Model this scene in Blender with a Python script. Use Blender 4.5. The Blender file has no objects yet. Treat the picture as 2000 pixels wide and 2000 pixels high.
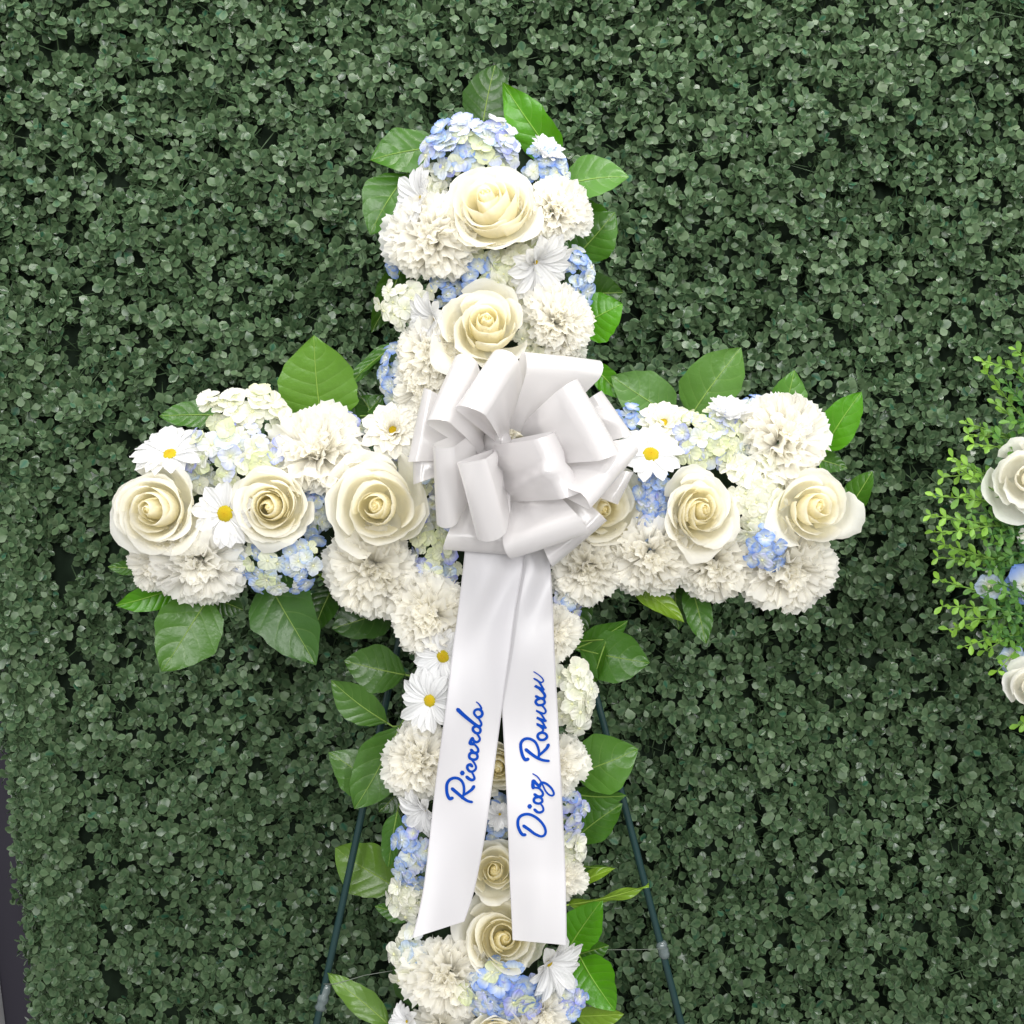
import bpy, math, random
import numpy as np
from mathutils import Vector, Matrix, Quaternion

R = math.radians
rnd = random.Random(11)
nrs = np.random.RandomState(5)
scene = bpy.context.scene
COL = scene.collection

# ------------------------------------------------------------------ camera, light, exposure
D = 1.6            # camera to the front plane of the cross (m)
S = 0.00055        # metres per photo pixel on that plane
Z0 = 1.30          # height of the camera
cam_d = bpy.data.cameras.new('camera')
cam_d.sensor_width = 36.0
cam_d.lens = 36.0 * D / (2000 * S)
cam_d.clip_start = 0.02
cam_d.clip_end = 60
cam = bpy.data.objects.new('camera', cam_d)
COL.objects.link(cam)
cam.location = (0, -D, Z0)
cam.rotation_euler = (R(90), 0, 0)
scene.camera = cam

world = bpy.data.worlds.new('World')
scene.world = world
world.use_nodes = True
bg = world.node_tree.nodes['Background']
bg.inputs['Color'].default_value = (0.97, 0.985, 1.0, 1)
bg.inputs['Strength'].default_value = 0.74

def area(name, loc, target, sx, sy, power, color):
    l = bpy.data.lights.new(name, 'AREA')
    l.shape = 'RECTANGLE'
    l.size, l.size_y, l.energy, l.color = sx, sy, power, color
    o = bpy.data.objects.new(name, l)
    COL.objects.link(o)
    o.location = loc
    o.rotation_euler = (Vector(target) - Vector(loc)).to_track_quat('-Z', 'Y').to_euler()
    return o
area('ceiling_lamp', (0.65, -0.60, 2.95), (0.25, 0.30, 1.45), 1.5, 0.16, 34, (1, 0.97, 0.92))
area('ceiling_lamp.001', (-0.95, -0.65, 2.95), (-0.3, 0.30, 1.45), 1.5, 0.16, 20, (1, 0.98, 0.95))
for i, (lx, lp) in enumerate([(-1.15, 42), (0.35, 52), (1.75, 48)]):  # added fill strips behind the camera: brighten the flowers, streak the satin
    area('front_fill_strip' + ('.%03d' % i if i else ''), (lx, -3.6, 2.05), (0.0, 0.1, 1.25), 0.30, 1.5, lp * 1.22, (1, 0.997, 0.99))

scene.view_settings.view_transform = 'Standard'
scene.view_settings.look = 'None'
scene.view_settings.exposure = -0.08
scene.view_settings.gamma = 1.0
scene.cycles.max_bounces = 12
scene.cycles.diffuse_bounces = 7
scene.cycles.transmission_bounces = 7
scene.cycles.caustics_reflective = False
scene.cycles.caustics_refractive = False
scene.cycles.use_denoising = True

# ------------------------------------------------------------------ helpers
def W(px, py, y=0.0):
    """world point seen at photo pixel px,py standing at depth y"""
    k = S * (D + y) / D
    return Vector(((px - 1000) * k, y, Z0 + (1000 - py) * k))

def lin(r, g, b):
    f = lambda c: (c / 255 / 12.92) if c / 255 <= 0.04045 else ((c / 255 + 0.055) / 1.055) ** 2.4
    return (f(r), f(g), f(b))

def tag(o, label=None, cat=None, group=None, kind=None):
    if label: o['label'] = label
    if cat: o['category'] = cat
    if group: o['group'] = group
    if kind: o['kind'] = kind
    return o

def empty(name, loc, label, cat, group=None):
    o = bpy.data.objects.new(name, None)
    o.empty_display_size = 0.01
    COL.objects.link(o)
    o.location = loc
    return tag(o, label, cat, group)

def raw_mesh(name, verts, faces, mat=None, attrs=None, smooth=True):
    """verts Nx3, faces: Mx4 or Mx3 array (or list of such), attrs: name -> N or Nx3"""
    if not isinstance(faces, list): faces = [faces]
    faces = [np.asarray(f, np.int32) for f in faces if len(f)]
    verts = np.asarray(verts, np.float32)
    me = bpy.data.meshes.new(name)
    me.vertices.add(len(verts))
    me.vertices.foreach_set('co', verts.ravel())
    nl = sum(f.size for f in faces); nf = sum(len(f) for f in faces)
    me.loops.add(nl); me.polygons.add(nf)
    me.loops.foreach_set('vertex_index', np.concatenate([f.ravel() for f in faces]))
    tot = np.concatenate([np.full(len(f), f.shape[1], np.int32) for f in faces])
    st = np.concatenate([[0], np.cumsum(tot)[:-1]]).astype(np.int32)
    me.polygons.foreach_set('loop_start', st)
    me.polygons.foreach_set('loop_total', tot)
    me.polygons.foreach_set('use_smooth', np.full(nf, smooth, bool))
    for k, a in (attrs or {}).items():
        a = np.asarray(a, np.float32)
        if a.ndim == 1:
            me.attributes.new(k, 'FLOAT', 'POINT').data.foreach_set('value', a)
        else:
            me.attributes.new(k, 'FLOAT_VECTOR', 'POINT').data.foreach_set('vector', a.ravel())
    me.update(calc_edges=True)
    me.validate()
    if mat: me.materials.append(mat)
    return me

def grid_faces(nu, nv, off=0, close_u=False):
    i = np.arange(nu if close_u else nu - 1)[:, None]
    j = np.arange(nv - 1)[None, :]
    i2 = (i + 1) % nu
    f = np.stack([i * nv + j, i2 * nv + j, i2 * nv + j + 1, i * nv + j + 1], -1)
    return f.reshape(-1, 4) + off

def grid_mesh(name, P, mat, attrs=None):
    nu, nv = P.shape[:2]
    at = {k: np.asarray(a).reshape((nu * nv,) + np.asarray(a).shape[2:]) for k, a in (attrs or {}).items()}
    return raw_mesh(name, P.reshape(-1, 3), grid_faces(nu, nv), mat, at)

def put(name, me, parent=None, mat4=None, color=None):
    o = bpy.data.objects.new(name, me)
    COL.objects.link(o)
    if parent: o.parent = parent
    if mat4 is not None: o.matrix_basis = mat4
    if color is not None: o.color = (*color, 1)
    return o

def tube(path, rad, n=6, cap=True):
    P = np.array([tuple(p) for p in path], float)
    m = len(P)
    rad = np.full(m, rad) if np.isscalar(rad) else np.asarray(rad)
    T = np.gradient(P, axis=0)
    T /= np.linalg.norm(T, axis=1)[:, None] + 1e-12
    ref = np.array([0.31, 0.2, 0.93]) if abs(T[0, 2]) < 0.8 else np.array([0.95, 0.2, 0.1])
    A = np.cross(T, ref); A /= np.linalg.norm(A, axis=1)[:, None] + 1e-12
    B = np.cross(T, A)
    a = np.arange(n) / n * 2 * math.pi
    V = P[None] + rad[None, :, None] * (np.cos(a)[:, None, None] * A[None] + np.sin(a)[:, None, None] * B[None])
    v = V.reshape(-1, 3); f = grid_faces(n, m, close_u=True)
    fs = [f]
    if cap:
        k = len(v)
        v = np.vstack([v, P[0], P[-1]])
        i = np.arange(n); i2 = (i + 1) % n
        fs.append(np.stack([i2 * m, i * m, np.full(n, k)], -1))
        fs.append(np.stack([i * m + m - 1, i2 * m + m - 1, np.full(n, k + 1)], -1))
    return v, fs

def tube_obj(name, path, rad, mat, parent=None, n=6, color=None):
    v, f = tube(path, rad, n)
    return put(name, raw_mesh(name, v, f, mat), parent, None, color)

def join(parts):
    """parts: list of (verts, faces list)"""
    V, F, o = [], [], 0
    for v, f in parts:
        V.append(v)
        F += [np.asarray(q) + o for q in (f if isinstance(f, list) else [f])]
        o += len(v)
    return np.vstack(V), F

def box(x0, x1, y0, y1, z0, z1):
    v = np.array([(x, y, z) for x in (x0, x1) for y in (y0, y1) for z in (z0, z1)], float)
    f = np.array([(0, 1, 3, 2), (4, 6, 7, 5), (0, 4, 5, 1), (2, 3, 7, 6), (0, 2, 6, 4), (1, 5, 7, 3)])
    return v, [f]

def catmull(pts, n=6):
    p = np.array(pts, float)
    p = np.vstack([2 * p[0] - p[1], p, 2 * p[-1] - p[-2]])
    out = []
    for i in range(1, len(p) - 2):
        for k in range(n):
            t = k / n
            out.append(0.5 * (2 * p[i] + (p[i + 1] - p[i - 1]) * t + (2 * p[i - 1] - 5 * p[i] + 4 * p[i + 1] - p[i + 2]) * t * t
                              + (3 * p[i] - p[i - 1] - 3 * p[i + 1] + p[i + 2]) * t ** 3))
    out.append(p[-2])
    return np.array(out)

def facing(direction, spin=0.0):
    """rotation taking local +Z to direction, then spun about it"""
    return Vector(direction).normalized().to_track_quat('Z', 'Y') @ Quaternion((0, 0, 1), spin)

# ------------------------------------------------------------------ materials
class NT:
    def __init__(s, name):
        s.m = bpy.data.materials.new(name); s.m.use_nodes = True
        s.t = s.m.node_tree; s.t.nodes.clear()
        s.out = s.n('ShaderNodeOutputMaterial')
    def n(s, typ, **kw):
        x = s.t.nodes.new(typ)
        for k, v in kw.items():
            if k in x.inputs: s.set(x, k, v)
            else: setattr(x, k, v)
        return x
    def set(s, x, k, v):
        if isinstance(v, bpy.types.NodeSocket): s.t.links.new(v, x.inputs[k])
        else: x.inputs[k].default_value = v if not (isinstance(v, tuple) and len(v) == 3 and x.inputs[k].type == 'RGBA') else (*v, 1)
    def mix(s, fac, a, b, blend='MIX'):
        x = s.n('ShaderNodeMix', data_type='RGBA', blend_type=blend)
        for i, v in ((0, fac), (6, a), (7, b)):
            if isinstance(v, bpy.types.NodeSocket): s.t.links.new(v, x.inputs[i])
            else: x.inputs[i].default_value = (*v, 1) if isinstance(v, tuple) and len(v) == 3 else v
        return x.outputs[2]
    def math(s, op, a, b=0.5):
        x = s.n('ShaderNodeMath', operation=op)
        for i, v in ((0, a), (1, b)):
            if isinstance(v, bpy.types.NodeSocket): s.t.links.new(v, x.inputs[i])
            else: x.inputs[i].default_value = v
        return x.outputs[0]
    def attr(s, name, out='Fac'):
        return s.n('ShaderNodeAttribute', attribute_name=name).outputs[out]
    def ramp(s, fac, stops):
        x = s.n('ShaderNodeValToRGB'); s.t.links.new(fac, x.inputs[0])
        e = x.color_ramp.elements
        while len(e) < len(stops): e.new(0.5)
        for el, (p, c) in zip(e, stops): el.position = p; el.color = (*c, 1)
        return x.outputs[0]
    def noise(s, scale, detail=3, coord='Object'):
        tc = s.n('ShaderNodeTexCoord')
        x = s.n('ShaderNodeTexNoise', Scale=scale, Detail=detail)
        s.t.links.new(tc.outputs[coord], x.inputs['Vector'])
        return x.outputs['Fac']
    def finish(s, color, rough, transl=0.0, tcol=None, bump=None, spec=0.5, **kw):
        p = s.n('ShaderNodeBsdfPrincipled', Roughness=rough)
        s.set(p, 'Base Color', color)
        s.set(p, 'Specular IOR Level', spec)
        for k, v in kw.items(): s.set(p, k.replace('_', ' '), v)
        if bump is not None:
            b = s.n('ShaderNodeBump', Strength=bump[1], Distance=bump[2])
            s.t.links.new(bump[0], b.inputs['Height'])
            s.t.links.new(b.outputs[0], p.inputs['Normal'])
        sh = p.outputs[0]
        if transl:
            tr = s.n('ShaderNodeBsdfTranslucent')
            s.set(tr, 'Color', tcol if tcol is not None else color)
            mx = s.n('ShaderNodeMixShader'); mx.inputs[0].default_value = transl
            s.t.links.new(sh, mx.inputs[1]); s.t.links.new(tr.outputs[0], mx.inputs[2])
            sh = mx.outputs[0]
        s.t.links.new(sh, s.out.inputs[0])
        return s.m

def mat_boxwood():
    t = NT('boxwood_plastic')
    ri = t.n('ShaderNodeNewGeometry').outputs['Random Per Island']
    c = t.ramp(ri, [(0.0, (0.028, 0.066, 0.030)), (0.35, (0.050, 0.099, 0.045)), (0.72, (0.076, 0.132, 0.061)),
                    (0.955, (0.092, 0.140, 0.070)), (0.99, (0.014, 0.100, 0.056))])
    c = t.mix(t.attr('edge'), c, (0.11, 0.17, 0.085))
    oi = t.n('ShaderNodeObjectInfo').outputs['Random']
    r = t.math('ADD', t.math('MULTIPLY', ri, 0.25), 0.20)
    return t.finish(c, r, 0.16, t.mix(0.5, c, (0.08, 0.18, 0.05)), spec=0.34)

def mat_rose():
    t = NT('rose_petal_cream')
    c = t.attr('tint', 'Vector')
    n = t.noise(90, 5)
    c = t.mix(t.math('MULTIPLY', t.math('SUBTRACT', t.noise(26, 3), 0.42), 0.9), c, t.mix(1.0, c, (0.97, 0.955, 0.86), 'MULTIPLY'))
    return t.finish(c, 0.5, 0.58, c, (n, 0.25, 0.004), spec=0.22)

def mat_objcolor(name, rough, transl, inner=None, spec=0.25, veins=0):
    t = NT(name)
    oc = t.n('ShaderNodeObjectInfo').outputs['Color']
    c = oc
    if inner: c = t.mix(t.attr('rad'), inner, oc)
    bump = None
    if veins: bump = (t.math('SINE', t.math('MULTIPLY', t.attr('across'), veins)), 0.35, 0.001)
    return t.finish(c, rough, transl, c, bump, spec)

def mat_leaf():
    t = NT('lemon_leaf_green')
    oc = t.n('ShaderNodeObjectInfo').outputs['Color']
    n = t.noise(38, 4)
    c = t.mix(t.math('MULTIPLY', n, 0.6), oc, t.mix(1.0, oc, (0.6, 0.66, 0.55), 'MULTIPLY'))
    au = t.math('ABSOLUTE', t.attr('across'), 0)
    orr = t.n('ShaderNodeObjectInfo').outputs['Random']
    ph = t.math('SUBTRACT', t.math('MULTIPLY', t.attr('along'), t.math('ADD', 4.6, t.math('MULTIPLY', orr, 2.6))), t.math('MULTIPLY', t.math('POWER', au, 1.25), 1.5))
    fr = t.math('ABSOLUTE', t.math('SUBTRACT', t.math('FRACT', ph, 0), 0.5), 0)        # .5 on a side vein, 0 between two
    line = t.n('ShaderNodeMapRange', **{'From Min': 0.44, 'From Max': 0.495})
    t.t.links.new(fr, line.inputs['Value'])
    vein = t.math('MULTIPLY', line.outputs[0], t.math('SUBTRACT', 1.0, au))
    h = t.math('ADD', t.math('MULTIPLY', t.math('SUBTRACT', 0.5, t.math('POWER', fr, 2.0)), 1.6), t.math('MULTIPLY', t.noise(150, 3), 0.5))
    c = t.mix(t.math('MULTIPLY', vein, 0.38), c, t.mix(0.5, oc, (0.30, 0.42, 0.12)))
    return t.finish(c, 0.30, 0.24, t.mix(0.5, c, (0.20, 0.40, 0.02)), (h, 0.36, 0.0030), spec=0.45)

def mat_plain(name, c, rough, spec=0.5, n=None, **kw):
    t = NT(name)
    col = c
    if n:
        col = t.mix(t.noise(n[0], 4), c, n[1])
    return t.finish(col, rough, 0, spec=spec, **kw)

def mat_satin():
    t = NT('white_satin')
    n = t.noise(22, 3)
    return t.finish(lin(216, 213, 213), 0.19, 0.40, (0.88, 0.87, 0.87), (n, 0.06, 0.01), spec=0.9, Anisotropic=0.3,
                    Sheen_Weight=0.15, Sheen_Roughness=0.4)

M_BOX = mat_boxwood()
M_ROSE = mat_rose()
M_CARN = mat_objcolor('carnation_petal', 0.62, 0.60, spec=0.12)
M_DAISY = mat_objcolor('daisy_petal', 0.55, 0.42, veins=12)
M_HYD = mat_objcolor('hydrangea_petal', 0.6, 0.44, inner=(0.84, 0.86, 0.70), veins=9)
M_EYE = mat_objcolor('floret_eye', 0.6, 0.0)
M_LEAF = mat_leaf()
M_VEIN = mat_objcolor('leaf_vein', 0.5, 0.0)
M_SATIN = mat_satin()
M_TAIL = None
M_INK = mat_plain('blue_ink', (0.0005, 0.042, 0.29), 0.7, 0.1)
M_FOAM = mat_plain('floral_foam', (0.020, 0.035, 0.018), 0.95, 0.1, (90, (0.012, 0.02, 0.01)))
M_EASEL = mat_plain('green_enamel', (0.010, 0.038, 0.038), 0.33, 0.6)
M_TAPE = mat_plain('clear_tape', (0.15, 0.18, 0.18), 0.22, 0.8, (160, (0.05, 0.075, 0.075)))
M_WIRE = mat_plain('tie_wire', (0.18, 0.20, 0.17), 0.35)
M_WALL = mat_plain('dark_paint', lin(46, 43, 53), 0.7, 0.3, (3, lin(40, 38, 47)))
M_TRIM = mat_plain('white_paint', (0.78, 0.78, 0.78), 0.5)
M_FLOOR = mat_plain('grey_concrete', (0.30, 0.29, 0.28), 0.7, 0.3, (6, (0.24, 0.235, 0.23)))
M_BACK = mat_plain('backing_plastic', (0.016, 0.032, 0.016), 0.8, 0.2, (120, (0.010, 0.020, 0.010)))
M_STEM = mat_plain('flower_stem', (0.07, 0.13, 0.03), 0.5)

def mat_disc():
    t = NT('daisy_disc')
    n = t.noise(900, 2)
    c = t.mix(t.attr('rad'), (0.56, 0.36, 0.01), (0.52, 0.46, 0.02))
    return t.finish(c, 0.7, 0, bump=(n, 0.8, 0.001), spec=0.2)
M_DISC = mat_disc()

# ------------------------------------------------------------------ the setting
def slab(name, x0, x1, y0, y1, z0, z1, mat, **kw):
    v, f = box(x0, x1, y0, y1, z0, z1)
    return tag(put(name, raw_mesh(name, v, f, mat, smooth=False)), **kw)
slab('floor', -4, 4, -5, 0.62, -0.1, 0.0, M_FLOOR, kind='structure')
slab('wall', -4, 4, 0.5, 0.62, 0.001, 3.2, M_WALL, kind='structure')
# white upright trim beside the dark wall, bottom corner of the picture
_a, _b = W(-38, 1700, 0.48), W(0, 2000, 0.48)
dx = _b.x - _a.x; dz = _b.z - _a.z
def trim_x(z): return _a.x + dx * (z - _a.z) / dz
v, f = box(0, 1, 0.47, 0.499, 0, 1)
v[:, 2] = np.where(v[:, 2] > 0.5, 1.05, 0.0)
v[:, 0] = [trim_x(z) - 0.09 * (1 - x) for x, z in zip(v[:, 0], v[:, 2])]
tag(put('door_trim', raw_mesh('door_trim', v, f, M_TRIM, smooth=False)),
    'white upright trim strip on the dark wall at the bottom corner', 'trim')

# ------------------------------------------------------------------ boxwood hedge panels
def box_leaf(L, Wd, cup, seed):
    """small round plastic leaf along +Y, normal +Z: 11 verts"""
    r = np.random.RandomState(seed)
    vs = [(0, 0, 0)]
    ed = [0.3]
    prof = [(0.28, 0.60), (0.58, 1.0), (0.86, 0.66)]
    for y, w in prof:
        vs += [(-w * Wd / 2, y * L, cup * w), (0, y * L, 0.0), (w * Wd / 2, y * L, cup * w)]
        ed += [0.75, 0.0, 0.75]
    vs.append((0, L, cup * 0.5)); ed.append(0.75)
    v = np.array(vs, float)
    v[:, 2] -= 0.25 * (v[:, 1] / L) ** 2 * L * r.uniform(-0.4, 1.0)
    q = np.array([(1, 2, 5, 4), (2, 3, 6, 5), (4, 5, 8, 7), (5, 6, 9, 8)])
    t = np.array([(0, 2, 1), (0, 3, 2), (7, 8, 10), (8, 9, 10)])
    return v, [q, t], np.array(ed)

def rot(axis, a):
    return np.array(Matrix.Rotation(a, 3, axis))

def make_sprig(seed):
    r = np.random.RandomState(seed)
    V, Q, T, E = [], [], [], []
    off = 0
    Ls = r.uniform(0.024, 0.034)
    nodes = 5
    for k in range(nodes):
        h = Ls * (0.25 + 0.75 * k / (nodes - 1))
        base = k * math.pi / 2 + r.uniform(-0.4, 0.4)
        for s in (0, 1):
            L = r.uniform(0.0125, 0.0175) * (0.8 if k == nodes - 1 else 1)
            v, (q, t), e = box_leaf(L, L * r.uniform(0.68, 0.86), r.uniform(-0.0012, 0.0022), r.randint(1e6))
            el = R(r.uniform(-8, 45) if k < nodes - 1 else r.uniform(25, 68))
            M = rot('Z', base + s * math.pi + r.uniform(-.25, .25)) @ rot('X', el) @ rot('Y', r.uniform(-0.8, 0.8))
            v = v @ M.T + np.array([0, 0, h])
            V.append(v); Q.append(q + off); T.append(t + off); E.append(e); off += len(v)
    st, f = tube([(0, 0, -0.03), (0.001, 0, Ls * 0.5), (0, 0.001, Ls)], [0.0011, 0.0009, 0.0006], 3, False)
    V.append(st); Q.append(f[0] + off); E.append(np.full(len(st), 0.45))
    return np.vstack(V), np.vstack(Q), np.vstack(T), np.concatenate(E)
SPRIGS = [make_sprig(100 + i) for i in range(14)]
SPRIG_ME = [raw_mesh('leaf_sprig', v, [q, t], M_BOX, {'edge': e}) for v, q, t, e in SPRIGS]

def sprig_frames(n, pos, nrm, jitter, droop):
    d = nrm + nrs.normal(0, jitter, (n, 3)) + np.array([0, 0, droop])
    d /= np.linalg.norm(d, axis=1)[:, None]
    ref = nrs.normal(0, 1, (n, 3))
    a = np.cross(d, ref); a /= np.linalg.norm(a, axis=1)[:, None]
    b = np.cross(d, a)
    return np.stack([a, b, d], -1)          # columns

def hedge(name, pos, nrm, label, n_parts, visible, jitter=0.44, droop=0.05, backing=None):
    n = len(pos)
    F = sprig_frames(n, pos, nrm, jitter, droop)
    sc = nrs.uniform(0.72, 1.05, n)
    kind = nrs.randint(0, len(SPRIGS), n)
    root = empty(name, tuple(pos.mean(0) * [1, 1, 0]), label, 'artificial hedge')
    org = np.array(root.location)
    score = np.where(visible(pos), -pos[:, 1] + nrs.uniform(0, 0.012, n), -9)
    single = np.argsort(-score)[:n_parts]
    isp = np.zeros(n, bool); isp[single] = True
    for i in single:
        M = np.eye(4); M[:3, :3] = F[i] * sc[i]; M[:3, 3] = pos[i] - org
        put('leaf_sprig', SPRIG_ME[kind[i]], root, Matrix(M))
    V, Q, T, E, off = [], [], [], [], 0
    for k, (v, q, t, e) in enumerate(SPRIGS):
        idx = np.where((kind == k) & ~isp)[0]
        P = np.einsum('nij,vj->nvi', F[idx] * sc[idx, None, None], v) + (pos[idx] - org)[:, None]
        m = len(idx); nv = len(v)
        o = (np.arange(m) * nv)[:, None, None] + off
        V.append(P.reshape(-1, 3)); Q.append((q[None] + o).reshape(-1, 4)); T.append((t[None] + o).reshape(-1, 3))
        E.append(np.tile(e, m)); off += m * nv
    me = raw_mesh('boxwood_leaves', np.vstack(V), [np.vstack(Q), np.vstack(T)], M_BOX, {'edge': np.concatenate(E)})
    tag(put('boxwood_leaves', me, root), kind='stuff')
    if backing:
        v, f = backing
        put('backing_board', raw_mesh('backing_board', v - org, f, M_BACK, smooth=False), root)
    return root

def bumps(x, z):
    return (0.010 * np.sin(9 * x + 3 * np.sin(5 * z)) + 0.009 * np.sin(11 * z + 2 + 2.5 * np.sin(6 * x))
            + 0.007 * np.sin(23 * x + 17 * z) + 0.006 * np.sin(31 * z - 19 * x + 1))

HY = 0.37
def groove_x(z):                                    # the joint between the two panels, leaning in towards the floor
    p, q = W(100, 1100, HY), W(206, 1972, HY)
    return p.x + (q.x - p.x) * (z - p.z) / (q.z - p.z)
def jitter_grid(x0, x1, z0, z1, step, jit=0.75):
    gx, gz = np.meshgrid(np.arange(x0, x1, step), np.arange(z0, z1, step), indexing='ij')
    gx = gx.ravel() + nrs.uniform(-jit, jit, gx.size) * step; gz = gz.ravel() + nrs.uniform(-jit, jit, gz.size) * step
    return gx, gz
x, z = jitter_grid(-0.98, 1.02, Z0 - 0.82, Z0 + 0.85, 0.0150, 0.62)
keep = x > groove_x(z) + np.where(z > Z0, 0.006, 0.014)
x, z = x[keep], z[keep]
pos = np.stack([x, HY + bumps(x, z) + nrs.uniform(-0.012, 0.024, len(x)), z], -1)
def vis_main(p):
    px = p[:, 0] / (S * (D + HY) / D) + 1000; py = 1000 - (p[:, 2] - Z0) / (S * (D + HY) / D)
    ok = (px > 130) & (px < 1980) & (py > 20) & (py < 1980)
    ok &= ~((px > 640) & (px < 1300)) & ~((py > 700) & (py < 1350) & (px > 180))
    return ok
bv, bf = box(0, 1.2, HY + 0.042, HY + 0.057, Z0 - 0.92, Z0 + 0.97)
bv[:, 0] = [xx if xx > 0.5 else groove_x(zz) - 0.012 for xx, zz in zip(bv[:, 0], bv[:, 2])]
hedge('boxwood_hedge', pos, np.tile([0.0, -1, 0], (len(pos), 1)),
      'tall wall of dark green artificial boxwood filling the space behind the cross', 300, vis_main,
      backing=(bv, bf))
# the narrower return panel along the picture's side: a rounded column of leaves
n2 = 3000
z = nrs.uniform(Z0 - 0.90, Z0 + 0.95, n2)
u = nrs.uniform(0, 1, n2)
pl, pr = W(-8, 1400, HY - 0.02), W(62, 2000, HY - 0.02)
edge = pl.x + (pr.x - pl.x) * (z - pl.z) / (pr.z - pl.z)
edge = np.where(z > pl.z, edge - 0.05 * np.minimum(1, (z - pl.z) / 0.4), edge)
x = edge + 0.022 + u * (groove_x(z) - np.where(z > Z0, 0.003, 0.013) - edge - 0.022)
cv = (2 * u - 1)
y = HY - 0.040 + 0.045 * np.abs(cv) ** 2.5 + nrs.uniform(-0.01, 0.014, n2)
pos = np.stack([x, y, z], -1)
nrm = np.stack([0.9 * cv ** 3, -np.ones(n2), np.zeros(n2)], -1)
v, f = box(0, 1, HY + 0.045, HY + 0.06, Z0 - 0.92, Z0 + 0.97)
v[:, 0] = [(groove_x(zz) - 0.01) if xx > 0.5 else (pl.x + 0.03 + (pr.x - pl.x) * (zz - pl.z) / (pr.z - pl.z)) for xx, zz in zip(v[:, 0], v[:, 2])]
def vis_side(p):
    px = p[:, 0] / (S * (D + HY) / D) + 1000; py = 1000 - (p[:, 2] - Z0) / (S * (D + HY) / D)
    return (px > -10) & (py > 0) & (py < 2000)
hedge('boxwood_hedge', pos, nrm, 'narrow rounded boxwood strip beyond the dark joint, beside the dark wall', 150, vis_side,
      jitter=0.42, backing=(v, f))

# ------------------------------------------------------------------ foam cross
ys = 0.065
def cross_mesh(y0, y1):
    k = [(835, 275), (1050, 275), (1050, 895), (1600, 895), (1600, 1075), (1050, 1075), (1050, 2150), (835, 2150),
         (835, 1075), (285, 1075), (285, 895), (835, 895)]
    a = np.array([tuple(W(px, py, y0)) for px, py in k]); b = a.copy(); b[:, 1] = y1
    n = len(k); v = np.vstack([a, b])
    i = np.arange(n); j = (i + 1) % n
    side = np.stack([i, i + n, j + n, j], -1)
    q = [(0, 1, 2, 11), (11, 2, 5, 8), (8, 5, 6, 7), (10, 11, 8, 9), (2, 3, 4, 5)]
    return v, [side, np.array(q)[:, ::-1], np.array(q) + n]
v, f = cross_mesh(ys, ys + 0.045)
me = raw_mesh('foam_cross', v, f, M_FOAM, smooth=False)
tag(put('foam_cross', me), 'dark green foam cross the white and blue flowers are stuck into', 'cross')

# ------------------------------------------------------------------ easel
ez = empty('wire_easel', tuple(W(975, 1500, 0.14) * Vector((1, 1, 0)) if False else (W(975, 1500, 0.14).x, 0.14, 0)),
           'dark green wire easel standing behind the flower cross', 'easel')
eo = Vector(ez.location)
def epath(pts): return [tuple(Vector(p) - eo) for p in pts]
def ground(p, q):
    p, q = Vector(p), Vector(q); t = (0.004 - p.z) / (q.z - p.z); return p + (q - p) * t
lt, lb = W(812, 1100, 0.135), W(619, 1997, 0.125)
rt, rb = W(1082, 1040, 0.135), W(1330, 1997, 0.125)
lf, rf = ground(lt, lb), ground(rt, rb)
top = W(948, 600, 0.135)
tube_obj('leg', epath([top, lt, lf]), 0.0042, M_EASEL, ez, 8)
tube_obj('leg', epath([top, rt, rf]), 0.0042, M_EASEL, ez, 8)
tube_obj('leg', epath([top + Vector((0, 0.006, 0)), (top.x, 0.29, 0.004)]), 0.0042, M_EASEL, ez, 8)
tube_obj('cross_bar', epath([W(800, 1180, 0.127), W(1105, 1180, 0.127)]), 0.0036, M_EASEL, ez, 8)
for s, (px, py, qx, qy) in enumerate([(640, 1922, 624, 1974), (1291, 1838, 1300, 1872)]):
    p, q = W(px, py, 0.126), W(qx, qy, 0.126)
    path = [p.lerp(q, t) + Vector((rnd.uniform(-1, 1) * .0008, 0, 0)) for t in np.linspace(0, 1, 9)]
    rr = [0.0047 + rnd.uniform(0.0003, 0.0028) for _ in range(9)]; rr[0] = rr[-1] = 0.0045
    tube_obj('tape_wrap', epath(path), rr, M_TAPE, ez, 9)
tube_obj('tie_wire', epath([W(632, 1922, .12), W(652, 1922, .116), W(675, 1916, .118), W(712, 1905, .12), W(800, 1890, .105)]), 0.0004, M_WIRE, ez, 4)
tube_obj('tie_wire', epath([W(1298, 1853, .12), W(1240, 1855, .118), W(1180, 1855, .117), W(1060, 1850, .11)]), 0.0003, M_WIRE, ez, 4)

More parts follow.
